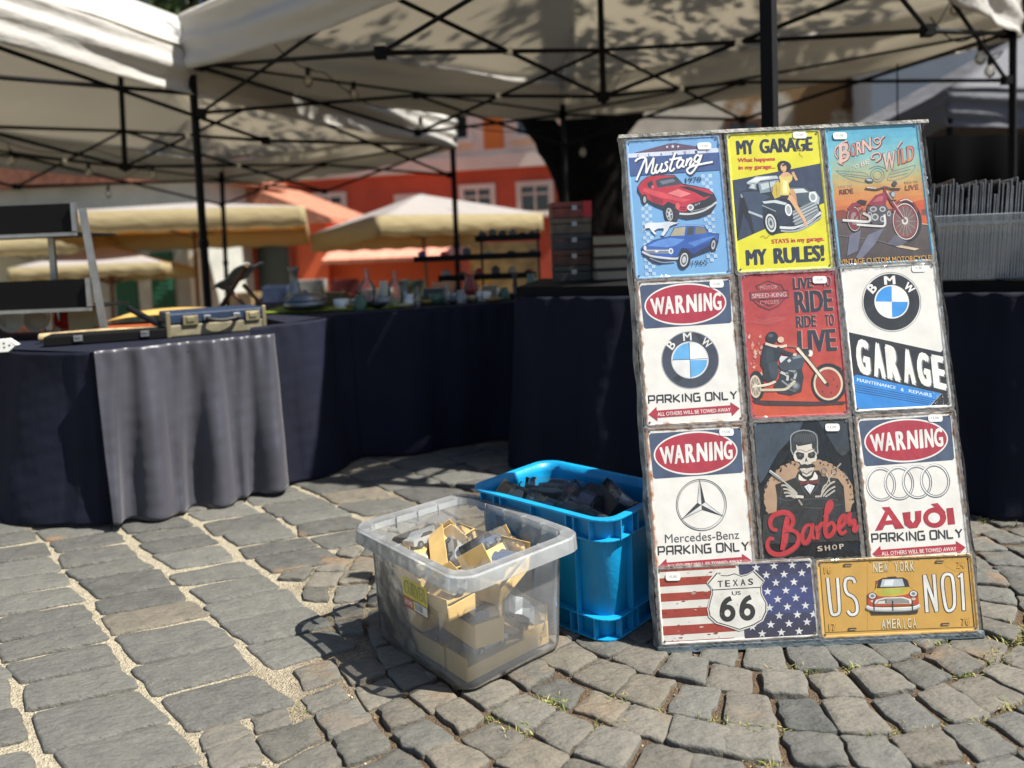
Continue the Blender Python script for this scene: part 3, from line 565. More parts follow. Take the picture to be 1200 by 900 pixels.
    a.stroke([(372, 430), (415, 446), (452, 500), (490, 560), (508, 602)], 30, SK, 5, taper=lambda t: 1.15-.75*t); a.poly([(355, 425), (408, 428), (400, 450), (360, 455)], '#1b2431')
    a.poly([(348, 325), (372, 305), (405, 303), (428, 318), (424, 345), (404, 366), (412, 400), (405, 430), (352, 432), (345, 392), (356, 360)], '#d9c56a'); a.poly([(352, 322), (375, 300), (402, 300), (424, 318), (400, 322), (378, 330)], SK); a.poly([(372, 345), (398, 350), (396, 420), (370, 420)], '#efe3a2')
    a.poly([(314, 375), (345, 350), (360, 372), (352, 440), (322, 452), (308, 422)], '#c9b245'); a.stroke([(330, 372), (338, 440)], 3, '#8a7a2c')
    a.ell(380, 264, 40, 28, '#15181f', 10); a.poly([(342, 262), (352, 250), (362, 290), (346, 290)], '#15181f', 3); a.ell(375, 275, 17, 24, SK, -12); a.poly([(362, 260), (388, 250), (398, 262), (384, 262), (372, 268)], '#15181f'); a.stroke([(371, 290), (379, 288)], 3, '#a82a2c', 0); a.stroke([(366, 273), (371, 272)], 2.5, '#20222a', 0); a.stroke([(379, 270), (384, 269)], 2.5, '#20222a', 0)
    a.stroke([(240, 668), (258, 660), (272, 672), (296, 652)], 2.5, '#8a7a2c'); a.stroke([(455, 175), (485, 168), (470, 190), (490, 210)], 4, '#c9b83c')
    return a
def sign_born():
    a = Art(20, 30, [(45, 90), (570, 62), (668, 838), (122, 872)])
    st = ['#4f9fbc', '#55a5c0', '#62acc0', '#6fb0bb', '#7db2b3', '#8bb0a3', '#9aac8e', '#a8a576', '#b59c60', '#bf9050', '#c58545', '#c87a3c', '#c06a36']
    for k, c in enumerate(st): y1, y0 = 29.6-k*1.40, 29.6-(k+1)*1.40; H = a.H; a.H = np.eye(3); a.poly([(.35, y0), (19.65, y0), (19.65, y1), (.35, y1)], c); a.H = H
    H = a.H; a.H = np.eye(3)
    for k, c in enumerate(['#5b4d4a', '#554744', '#50433f', '#4a3d39', '#453935']): a.poly([(.35, 11.6-(k+1)*2.25), (19.65, 11.6-(k+1)*2.25), (19.65, 11.6-k*2.25), (.35, 11.6-k*2.25)], c)
    a.H = H
    a.poly([(535, 525), (562, 498), (600, 490), (640, 500), (652, 560), (655, 630), (540, 630)], '#c4561f'); a.poly([(590, 545), (655, 540), (658, 580), (590, 578)], '#7a4335'); a.poly([(88, 558), (150, 548), (182, 560), (188, 604), (92, 606)], '#7e3c24'); a.poly([(182, 560), (330, 560), (400, 590), (188, 604)], '#9c5a38')
    tl = '#3f8296'
    for q in ([(112, 330), (180, 335), (280, 345), (300, 395), (240, 392), (160, 365), (112, 330)], [(400, 385), (420, 340), (500, 315), (556, 302), (520, 355), (450, 382), (400, 385)], [(140, 345), (290, 362)], [(155, 356), (290, 376)], [(415, 352), (530, 322)], [(415, 368), (515, 345)]): a.stroke(q, 3, tl, 4)
    a.ell(345, 355, 40, 40, tl, 0, 40, .9); a.ell(345, 355, 26, 26, tl, 0, 30, .88); a.stroke([(300, 320), (345, 305), (395, 320)], 4, tl)
    O, I = '#6d2d30', '#d6b3a4'
    sw = [[(122, 262), (108, 240), (112, 205), (150, 175), (178, 165)], [(150, 295), (128, 285), (140, 262), (180, 250)], [(300, 195), (335, 205), (362, 180), (352, 150), (325, 160), (345, 180), (372, 150), (384, 138)], [(330, 262), (312, 262), (318, 240), (352, 232), (362, 260), (335, 282)], [(455, 205), (470, 182), (480, 168)]]
    for q in sw: a.stroke([(x+3, y+3) for x, y in q], 13, O)
    L = (('B', 128, 190, 292, 268, 182, 165), ('O', 192, 224, 256, 244, 184, 170), ('R', 226, 256, 248, 232, 170, 158), ('N', 258, 310, 236, 216, 158, 142))
    for ch, x0, x1, b0, b1, t0, t1 in L: a.text(ch, (x0+4, b0+4), (x1+6, b1+4), (x1+4, t1+1), (x0-2, t0+1), O, .05)
    L2 = (('W', 375, 445, 335, 320, 232, 215), ('I', 456, 468, 298, 294, 214, 210), ('L', 476, 504, 292, 284, 208, 200), ('D', 508, 548, 282, 268, 198, 184))
    for ch, x0, x1, b0, b1, t0, t1 in L2: a.text(ch, (x0+4, b0+4), (x1+5, b1+4), (x1+2, t1+1), (x0-4, t0+1), O, .05)
    for q in sw: a.stroke(q, 6, I)
    for ch, x0, x1, b0, b1, t0, t1 in L: a.text(ch, (x0+3, b0), (x1+2, b1), (x1-2, t1+4), (x0, t0+4), I if ch != 'O' else '#c08074', .03)
    for ch, x0, x1, b0, b1, t0, t1 in L2: a.text(ch, (x0+4, b0), (x1+1, b1), (x1-3, t1+4), (x0, t0+4), I if ch == 'W' else '#c47b5c', .03)
    for w, x0, x1 in (('TO', 206, 238), ('BE', 252, 298)):
        f = lambda x: (x-206)/92*38; a.text(w, (x0, 328-f(x0)), (x1, 328-f(x1)), (x1-2, 304-f(x1)), (x0-2, 304-f(x0)), '#d9c9bd', .02)
    a.text('LIVE TO', (128, 425), (206, 417), (204, 404), (126, 411), '#b8a68c', .01); a.text('RIDE', (132, 463), (210, 455), (207, 428), (129, 436), '#7c3f34', .03); a.text('RIDE TO', (497, 403), (572, 396), (570, 384), (495, 390), '#8a7450', .01); a.text('LIVE', (500, 440), (577, 432), (574, 405), (498, 412), '#8c4a38', .03)
    # shadows and dash printed on the road
    a.poly([(185, 690), (250, 665), (232, 780), (170, 810)], '#66697c'); a.poly([(290, 690), (380, 650), (330, 740), (250, 830), (220, 820)], '#6b6d80'); a.poly([(440, 690), (545, 700), (470, 760), (400, 740)], '#5b5a66'); a.poly([(445, 756), (480, 748), (580, 767), (552, 776)], '#cdb896'); a.stroke([(100, 690), (330, 720), (420, 745)], 3, '#7a7274'); a.stroke([(585, 626), (655, 630)], 4, '#c9b4a0', 0)
    # red cruiser motorcycle
    a.ell(213, 600, 42, 74, '#26201f', -4); a.ell(213, 600, 38, 68, '#d9c9be', -4, 40, .95); a.ell(213, 600, 33, 60, '#7c2730', -4); a.ell(213, 598, 20, 36, '#8f7a74', -4); a.poly([(175, 540), (200, 512), (240, 505), (256, 530), (215, 530), (185, 560)], '#7c2730')
    a.ell(513, 612, 80, 112, '#241d1d', -6); a.ell(502, 614, 71, 102, '#e4d8cc', -6, 48, .95); a.ell(501, 614, 64, 92, '#8a4444', -6); a.ell(502, 614, 52, 76, '#6d5a55', -6)
    for k in range(14): t = k*2*math.pi/14; a.stroke([(500, 612), (500+58*math.cos(t), 612+84*math.sin(t))], 2, '#b59d92', 0)
    a.ell(498, 610, 18, 22, '#cfc6be'); a.ell(498, 610, 9, 11, '#6a5f5c')
    a.stroke([(432, 560), (452, 510), (500, 492), (545, 512), (568, 560)], 13, '#8a2c34'); a.stroke([(470, 500), (505, 490), (540, 505)], 5, '#ded6d0')
    a.poly([(225, 502), (245, 492), (285, 498), (278, 522), (250, 518)], '#221e20'); a.poly([(285, 522), (330, 468), (382, 450), (402, 472), (390, 520), (340, 530)], '#862a38'); a.poly([(315, 505), (350, 475), (378, 470), (370, 500)], '#a9525a')
    a.poly([(282, 530), (392, 522), (412, 560), (395, 625), (320, 632), (290, 600)], '#4b4a4e')
    for x, y, rx, ry in ((320, 545, 20, 15), (372, 545, 18, 15), (330, 590, 20, 20), (372, 600, 14, 18), (300, 575, 12, 16), (408, 570, 10, 16)): a.ell(x, y, rx, ry, '#b3b3b2'); a.ell(x, y, rx*.6, ry*.6, '#5d5d60')
    a.stroke([(146, 608), (200, 612), (288, 616), (300, 590), (262, 568)], 14, '#c6c5c2'); a.stroke([(225, 632), (340, 640), (384, 634), (382, 575)], 12, '#d6d5d2'); a.stroke([(146, 606), (280, 612)], 4, '#efefec', 0)
    a.stroke([(262, 540), (230, 575), (215, 598)], 10, '#7c2730'); a.stroke([(386, 440), (425, 510), (492, 600)], 13, '#7c2730', 0); a.stroke([(394, 445), (490, 590)], 4, '#c9bdb6', 0)
    a.stroke([(275, 428), (340, 434), (385, 422), (420, 430), (472, 432)], 9, '#3c3a3e'); a.stroke([(285, 424), (335, 430)], 5, '#c4cac8', 0); a.ell(300, 384, 24, 12, '#55585c', 8); a.ell(298, 382, 16, 6, '#aeb8ba', 8); a.ell(440, 402, 14, 14, '#3c3f44'); a.ell(428, 462, 17, 20, '#54565a'); a.ell(432, 462, 11, 14, '#a8adae'); a.stroke([(410, 496), (450, 496)], 8, '#2a2728', 0); a.stroke([(385, 440), (380, 415)], 8, '#8a3038', 0)
    a.text('VINTAGE CUSTOM MOTORCYCLES', (132, 864), (662, 836), (658, 799), (127, 827), '#2e2019', .03); a.text('VINTAGE CUSTOM MOTORCYCLES', (133, 862), (661, 834), (658, 801), (129, 829), '#c99a4a', .014)
    return a
def sign_ride():
    a = Art(20, 30, [(15, 58), (555, 28), (655, 850), (105, 880)]); H = a.H; a.H = np.eye(3)
    for k, c in enumerate(['#a3312f', '#a83430', '#ac372f', '#b03a2e', '#b43d2c', '#b8402a', '#bd4427', '#c24a24']): a.poly([(.5, 29.5-(k+1)*3.63), (19.5, 29.5-(k+1)*3.63), (19.5, 29.5-k*3.63), (.5, 29.5-k*3.63)], c)
    a.H = H; D = '#20242f'; PK = '#c08a86'
    for t, bl, br, tr, tl in (('LIVE', (318, 150), (430, 136), (426, 76), (312, 82)), ('TO', (478, 132), (530, 126), (527, 70), (474, 76)), ('RIDE', (335, 280), (548, 264), (535, 142), (322, 158)), ('RIDE', (342, 363), (455, 355), (450, 290), (337, 297)), ('TO', (504, 352), (556, 347), (551, 281), (499, 286)), ('LIVE', (355, 503), (577, 490), (562, 365), (347, 378))):
        f = lambda p: (p[0]+3, p[1]-3)
        a.text(t, f(bl), f(br), f(tr), f(tl), '#c98078', .065); a.text(t, bl, br, tr, tl, D, .055)
    a.poly([(70, 335), (200, 290), (300, 310), (180, 350)], '#b04440'); a.poly([(110, 290), (280, 250), (300, 280), (150, 320)], '#a9383a')
    # maker's shield with a name bar
    sh = [(108, 130), (175, 100), (250, 122), (268, 150)]; a.stroke(sh, 5, D, 0); a.stroke([(108, 130), (122, 150)], 5, D, 0); a.stroke([(98, 212), (130, 242), (188, 264), (240, 240), (272, 200)], 5, D, 0); a.stroke([(120, 212), (190, 240), (252, 205)], 4, D, 0); a.stroke([(128, 150), (178, 118), (242, 140)], 4, D, 0)
    a.text('MOTOR', (134, 150), (234, 142), (228, 121), (130, 128), PK, .02); a.text('CYCLES', (138, 236), (240, 226), (244, 206), (132, 215), PK, .02)
    a.poly([(74, 164), (290, 149), (296, 194), (80, 211)], D); a.poly([(80, 168), (286, 154), (291, 190), (85, 206)], '#a33b42'); a.text('SPEED-KING', (90, 201), (284, 187), (281, 159), (87, 173), D, .06); a.text('SPEED-KING', (91, 199), (283, 186), (281, 161), (89, 174), '#d9aaa6', .02)
    rs = np.random.default_rng(3)
    for k in range(46):                                        # rough pale splatter behind the rider
        x, y = rs.normal(120, 30), rs.normal(540, 80); 
        if 70 < x < 230 and 400 < y < 700: q = rs.uniform(4, 17); a.poly([(x+q*rs.uniform(.4, 1)*math.cos(t), y+1.4*q*rs.uniform(.4, 1)*math.sin(t)) for t in np.arange(0, 6.2, .8)], ['#d2b39e', '#c99580', '#c4766a'][k % 3])
    a.poly([(105, 772), (450, 776), (640, 772), (620, 790), (430, 800), (180, 800), (125, 790)], '#3a2024')
    a.ell(130, 690, 44, 84, '#1a1b1f', -6); a.ell(124, 695, 32, 64, '#cdbfa6', -6); a.ell(124, 695, 25, 52, '#8f8672', -6); a.ell(124, 695, 10, 18, '#d8ccb6', -6)
    for k in range(9): t = k*2*math.pi/9; a.stroke([(124, 695), (124+27*math.cos(t), 695+56*math.sin(t))], 2.5, '#ddd2be', 0)
    a.ell(535, 673, 98, 108, '#17181c', -10); a.ell(530, 674, 82, 94, '#d6c7ac', -10); a.ell(530, 675, 71, 82, '#a63a2c', -10); a.ell(525, 680, 10, 12, '#3a2a28')
    for x, y in ((560, 650), (580, 690), (500, 720), (548, 725)): a.ell(x, y, 5, 6, '#5d2a24')
    a.stroke([(450, 605), (490, 572), (545, 566), (600, 590)], 8, '#17181c')
    a.poly([(225, 690), (258, 640), (262, 600), (300, 560), (380, 590), (392, 640), (382, 720), (320, 740), (255, 730)], '#262a30')
    for q, w, c in (([(262, 612), (300, 632), (300, 660)], 14, '#c2c4bf'), ([(305, 598), (345, 612), (340, 650)], 14, '#aeb2b0'), ([(270, 660), (310, 690)], 10, '#8f9496'), ([(320, 650), (370, 690)], 12, '#7c8286'), ([(290, 700), (350, 720)], 10, '#5d6368'), ([(345, 660), (300, 690)], 6, '#d7d8d4')): a.stroke(q, w, c)
    for x, y, q in ((350, 690, 22), (300, 620, 10), (340, 610, 12), (310, 690, 14)): a.ell(x, y, q, q, '#596066'); a.ell(x-3, y-3, q*.6, q*.6, '#8c9397')
    a.poly([(246, 575), (300, 528), (365, 508), (394, 535), (384, 590), (330, 602), (270, 602)], '#39444f'); a.poly([(256, 555), (250, 520), (300, 525), (262, 562)], '#d7dbe0'); a.poly([(296, 548), (310, 536), (320, 548), (306, 558)], '#c9d0d6'); a.poly([(320, 525), (362, 514), (378, 528), (330, 540)], '#76828c')
    a.stroke([(106, 698), (190, 684), (236, 664)], 14, '#d6cab2'); a.stroke([(150, 714), (250, 712), (300, 704), (345, 660)], 14, '#c9bda4'); a.stroke([(110, 694), (190, 680)], 4, '#f0e8d6', 0)
    a.poly([(152, 500), (165, 450), (205, 452), (255, 468), (262, 520), (240, 560), (255, 610), (236, 660), (190, 668), (160, 650), (166, 600), (148, 570)], '#1b2029'); a.poly([(190, 560), (235, 550), (255, 610), (232, 655), (205, 640)], '#333c47'); a.poly([(175, 480), (215, 478), (225, 540), (180, 560)], '#2a323d')
    a.ell(208, 418, 34, 33, '#15181f'); a.ell(200, 408, 14, 10, '#48525c'); a.ell(257, 430, 18, 17, '#d3b79d'); a.stroke([(172, 452), (215, 465), (255, 470), (292, 462)], 14, '#dccbb8'); a.stroke([(236, 476), (290, 505), (340, 516)], 22, '#20262f'); a.ell(338, 514, 11, 9, '#cdb9a4')
    a.stroke([(300, 466), (345, 470), (372, 486)], 7, '#8a6a60'); a.stroke([(352, 474), (420, 550), (520, 674)], 22, '#5a4a40', 0); a.stroke([(350, 476), (418, 552), (516, 672)], 15, '#dfd2b8', 0); a.ell(424, 505, 15, 20, '#c9bfae'); a.ell(428, 506, 9, 14, '#f0e9da'); a.poly([(380, 490), (412, 484), (420, 510), (396, 520)], '#2c2f36')
    return a
def sign_bmw_garage():
    a = Art(20, 30, [(25, 65), (590, 22), (672, 865), (108, 885)])
    a.poly([(66, 435), (610, 551), (650, 521), (670, 850), (530, 868), (610, 785), (125, 675), (95, 705)], '#15161a'); a.poly([(93, 692), (122, 675), (608, 785), (526, 868), (110, 884)], '#2484d4')
    for y in (0, 13, 26, 39): a.stroke([(100+y*.1, 728+y), (575-y*1.1, 822+y*.62)], 3.4, '#123a6c', 0)
    a.text('MAINTENANCE', (124, 713), (344, 759), (345, 742), (125, 693), '#d9ecfa', .02); a.text('&', (372, 768), (390, 772), (391, 755), (373, 751), '#d9ecfa', .02); a.text('REPAIRS', (418, 777), (550, 805), (552, 786), (419, 759), '#d9ecfa', .02)
    X = [(112, 192, 466, 486, 668, 684), (206, 276, 488, 504, 686, 704), (282, 362, 504, 522, 700, 722), (378, 448, 524, 540, 722, 738), (460, 540, 542, 560, 734, 752), (548, 628, 562, 576, 752, 770)]
    for off, c, bd in (((7, 5), '#6e7072', .10), ((0, 0), '#ecebe6', .095)):
        for ch, (x0, x1, t0, t1, b0, b1) in zip('GARAGE', X): a.text(ch, (x0+16+off[0], b0+off[1]), (x1+14+off[0], b1+off[1]), (x1-4+off[0], t1+off[1]), (x0+off[0], t0+off[1]), c, bd)
    a.ell(328, 262, 172, 172, '#6a6c70', 0, 64, .988); a.ell(328, 262, 163, 163, '#17181c', 0, 64); a.ell(328, 262, 101, 97, '#e9e8e3', 0, 50)
    for q0 in (90, 270): a.poly([(328, 262)]+[(328+93*math.cos(R(k+q0)), 262+90*math.sin(R(k+q0))) for k in range(90, 181, 6)], '#2f8fdc')
    a.text_at('B', 214, 186, 44, 52, -48, '#ecebe6', .04); a.text_at('M', 317, 137, 66, 50, -4, '#ecebe6', .04); a.text_at('W', 432, 180, 60, 46, 42, '#ecebe6', .04)
    rs = np.random.default_rng(5)
    for k in range(26):
        x, y = rs.uniform(560, 664), rs.uniform(770, 862); q = rs.uniform(1.5, 6); a.poly([(x+q*rs.uniform(.5, 1)*math.cos(t), y+q*rs.uniform(.5, 1)*math.sin(t)) for t in np.arange(0, 6.2, 1)], '#b9b2a6')
    return a
def sign_barber():
    a = Art(20, 30, [(18, 62), (610, 35), (701, 935), (87, 948)]); K = '#111418'; B = '#cbc5b8'; T = '#a98a6e'
    rs = np.random.default_rng(9)
    a.poly([(30, 75), (330, 60), (180, 240), (90, 400), (60, 380)], '#2b3a48', 3); a.poly([(420, 60), (600, 52), (620, 200), (560, 260), (480, 150)], '#1e2833', 3)
    ring = []
    for k in range(90): t = R(180+k*4); q = 1+rs.normal(0, .012); ring.append((365+272*q*math.cos(t), 500+222*q*math.sin(t)))
    a.poly(ring, T)
    for k in range(70): t = R(rs.uniform(175, 365)); q = rs.uniform(.9, 1.03); x, y = 365+272*q*math.cos(t), 500+222*q*math.sin(t); z = rs.uniform(2, 8); a.poly([(x+z*rs.uniform(.4, 1)*math.cos(u), y+1.6*z*rs.uniform(.4, 1)*math.sin(u)) for u in np.arange(0, 6.2, 1)], K)
    a.poly([(90, 600), (165, 585), (300, 560), (450, 570), (580, 590), (660, 590), (690, 760), (80, 770)], K)
    a.poly([(163, 425), (230, 405), (285, 385), (300, 350), (425, 345), (445, 378), (540, 395), (575, 440), (588, 600), (400, 680), (170, 620), (175, 500)], '#0d0f12')
    for q in ([(290, 390), (320, 440), (355, 490)], [(425, 375), (420, 430), (375, 490)], [(170, 500), (240, 520), (300, 500)], [(330, 515), (430, 510), (540, 520)], [(335, 560), (440, 565), (560, 545)], [(200, 450), (190, 540)]): a.stroke(q, 3, '#4a4f55')
    # skull, quiff and moustache
    a.poly([(252, 200), (250, 150), (275, 122), (330, 108), (390, 120), (415, 150), (418, 215), (408, 260), (270, 262)], '#8d9094', 2); a.poly([(258, 200), (257, 152), (280, 128), (330, 115), (385, 125), (409, 152), (411, 212), (400, 255), (278, 258)], '#1d2024', 2)
    for k in range(11): x = 272+k*12; a.stroke([(x, 185-abs(k-5)*1.5), (x+8, 152), (x+24, 132)], 3, '#5f646a')
    a.poly([(286, 195), (300, 205), (340, 198), (380, 190), (382, 215), (404, 240), (412, 270), (404, 292), (380, 300), (372, 312), (318, 314), (306, 296), (280, 290), (270, 268), (276, 240), (290, 222)], B)
    a.poly([(282, 245), (296, 236), (335, 246), (334, 268), (318, 284), (294, 280)], K); a.poly([(358, 246), (395, 234), (404, 250), (396, 272), (370, 276), (356, 266)], K); a.ell(310, 256, 9, 7, '#4d4a46'); a.ell(380, 252, 9, 7, '#4d4a46')
    a.poly([(346, 268), (356, 296), (348, 290), (338, 298)], K); a.stroke([(284, 228), (318, 226), (345, 238), (372, 226), (400, 222)], 5, '#8f897d')
    a.poly([(300, 325), (318, 350), (326, 372), (348, 382), (374, 374), (388, 350), (398, 322), (350, 335)], B); a.poly([(312, 345), (348, 362), (386, 342), (384, 350), (348, 372), (316, 356)], '#6f6a60')
    for k in range(7): a.stroke([(322+k*9, 340), (323+k*9, 356)], 2, '#6f6a60', 0)
    a.poly([(298, 330), (315, 312), (345, 308), (352, 312), (385, 306), (402, 322), (388, 328), (352, 326), (318, 334)], '#15171a', 2)
    a.poly([(302, 365), (330, 392), (350, 402), (318, 412), (300, 395)], '#dedbd2'); a.poly([(398, 352), (416, 378), (414, 402), (362, 402), (385, 385)], '#dedbd2')
    a.poly([(304, 402), (348, 410), (350, 424), (308, 432)], '#5c1a20'); a.poly([(352, 408), (420, 396), (422, 424), (354, 424)], '#5c1a20'); a.ell(352, 416, 9, 10, '#7a2a30')
    a.poly([(334, 438), (362, 424), (398, 434), (370, 484)], '#dfe1e4'); a.stroke([(352, 438), (370, 480), (384, 436)], 3, '#9aa2ac', 0)
    # bony hands, razor and scissors
    for q in ([(196, 432), (225, 432), (262, 462), (290, 490)], [(208, 452), (235, 455), (268, 478), (292, 498)], [(212, 474), (240, 474), (270, 492), (296, 505)], [(222, 495), (250, 492), (280, 505)], [(240, 440), (268, 456), (292, 482)]): a.stroke(q, 9, B); a.stroke(q, 2, '#5a564d')
    a.stroke([(285, 495), (330, 500)], 16, B, 0); a.stroke([(300, 515), (322, 548)], 12, '#8c877c', 0)
    for q in ([(436, 492), (462, 452), (490, 425), (520, 410)], [(448, 498), (474, 468), (500, 450), (522, 440)], [(462, 500), (488, 484), (520, 462)], [(440, 480), (450, 445), (470, 425)], [(400, 498), (440, 496)]): a.stroke(q, 9, B); a.stroke(q, 2, '#5a564d')
    a.stroke([(126, 346), (196, 396)], 17, '#8d8f90', 0); a.stroke([(128, 342), (196, 390)], 5, '#d5d7d6', 0); a.stroke([(196, 394), (262, 450)], 7, '#b5b8b8', 0)
    a.ell(460, 342, 18, 19, '#9a9186', 0, 30, .72); a.ell(522, 346, 18, 19, '#9a9186', 0, 30, .72); a.stroke([(466, 360), (485, 400), (492, 425)], 6, '#b0aaa0', 0); a.stroke([(512, 360), (490, 385), (470, 425)], 6, '#b0aaa0', 0); a.stroke([(532, 330), (556, 305)], 9, '#9a9186', 0)
    RD = '#b01e2a'; tp = lambda t: .75+.5*math.sin(math.pi*min(1, t*1.02))
    for q, w in (([(232, 612), (222, 680), (214, 750), (198, 806)], 34), ([(172, 690), (140, 680), (128, 640), (152, 602), (205, 586), (250, 600), (266, 640), (246, 680), (205, 700)], 24), ([(215, 696), (262, 692), (298, 722), (290, 775), (240, 815), (180, 832), (130, 815), (110, 775), (125, 738), (150, 742)], 24),
                 ([(378, 662), (345, 668), (322, 712), (328, 762), (352, 760), (374, 715), (384, 660), (380, 715), (396, 748)], 22), ([(404, 668), (416, 700), (412, 748)], 24), ([(414, 705), (428, 668), (446, 655), (456, 672)], 20),
                 ([(452, 620), (486, 580), (500, 545), (488, 530), (472, 560), (464, 640), (462, 705), (478, 730), (506, 712), (518, 675), (498, 650), (470, 672)], 24), ([(532, 690), (566, 670), (586, 630), (572, 610), (548, 640), (544, 690), (562, 716), (590, 698)], 22), ([(590, 640), (600, 612), (612, 596), (606, 640), (612, 660), (636, 640), (640, 668), (634, 696), (648, 700), (664, 668)], 21)):
        a.stroke([(x+3, y+4) for x, y in q], w+3, '#5a1118', 6, taper=tp); a.stroke(q, w*.92, RD, 6, taper=tp)
    for ch, x0, x1 in (('S', 415, 447), ('H', 460, 492), ('O', 505, 535), ('P', 548, 577)): d = (x0-415)*.08; a.text(ch, (x0, 819-d), (x1, 817-d), (x1-4, 786-d), (x0-4, 789-d), '#b6a898', .04)
    return a
def plate_flag():
    a = Art(31, 15, [(45, 90), (1150, 25), (1195, 605), (95, 665)]); RS = '#98301f'
    for y0, y1 in ((84, 126), (172, 234), (284, 345), (402, 468), (524, 592), (636, 668)): a.poly([(40, y0+4), (300, y0-10), (600, y0-28), (612, y1-30), (300, y1-12), (58, y1+3)], RS)
    rs = np.random.default_rng(4)
    for k in range(60): x, y = rs.uniform(50, 560), rs.uniform(90, 650); q = rs.uniform(3, 14); a.poly([(x+q*1.8*rs.uniform(.4, 1)*math.cos(t), y+q*.5*rs.uniform(.4, 1)*math.sin(t)) for t in np.arange(0, 6.2, .9)], ['#7f3a26', '#a84a2a', '#c9bcae', '#8d2a1c'][k % 4])
    for k, c in enumerate(['#2b3054', '#323a66', '#38437a', '#35406f', '#2c2f4e', '#292a42']): y = 60+k*94; a.poly([(632+k*8, y+14), (1146+k*8, y-16), (1154+k*8, y+78), (640+k*8, y+108)], c)
    S = ((752, 95), (880, 82), (1008, 76), (824, 150), (950, 145), (1076, 135), (892, 208), (1020, 202), (834, 272), (962, 265), (1090, 255), (905, 330), (1032, 320), (848, 392), (972, 385), (1100, 376), (915, 450), (1042, 443), (856, 515), (983, 508), (1110, 497), (728, 530), (796, 582), (930, 572), (1054, 564), (1128, 75), (1156, 440))
    for x, y in S: a.poly([(x+31*(1 if k % 2 == 0 else .4)*math.sin(k*math.pi/5), y-31*(1 if k % 2 == 0 else .4)*math.cos(k*math.pi/5)) for k in range(10)], '#d6d6d6')
    P = [(475, 130), (505, 150), (550, 152), (600, 136), (648, 156), (690, 146), (735, 120), (808, 195), (786, 235), (790, 290), (825, 360), (824, 420), (796, 482), (730, 522), (636, 552), (550, 522), (478, 500), (428, 452), (418, 400), (430, 340), (446, 280), (440, 245), (412, 210)]
    c = (618, 330); g = lambda k: [(c[0]+(x-c[0])*k, c[1]+(y-c[1])*k) for x, y in P]
    a.poly(g(1.035), '#d9d7d0'); a.poly(g(1.0), '#17181a'); a.poly(g(.965), '#dcdad2')
    a.stroke([(440, 260), (786, 240)], 7, '#17181a', 0)
    for ch, x in zip('TEXAS', (500, 552, 606, 660, 714)): a.text_at(ch, x, 215-(x-500)*.075, 36, 48, -3.5, '#17181a', .03)
    a.text('US', (583, 300), (646, 295), (644, 266), (581, 270), '#17181a', .02)
    for x in (0, 138):
        dx, dy = x, -x*.06; a.ell(553+dx, 430+dy, 56, 63, '#17181a'); a.ell(553+dx, 430+dy, 21, 26, '#dcdad2'); a.stroke([(514+dx, 425+dy), (524+dx, 370+dy), (548+dx, 335+dy), (578+dx, 320+dy)], 36, '#17181a')
    for k in range(24): x, y = rs.uniform(440, 800), rs.uniform(270, 520); q = rs.uniform(1.5, 5); a.poly([(x+q*rs.uniform(.4, 1)*math.cos(t), y+q*rs.uniform(.4, 1)*math.sin(t)) for t in np.arange(0, 6.2, 1)], '#8d877c')
    return a
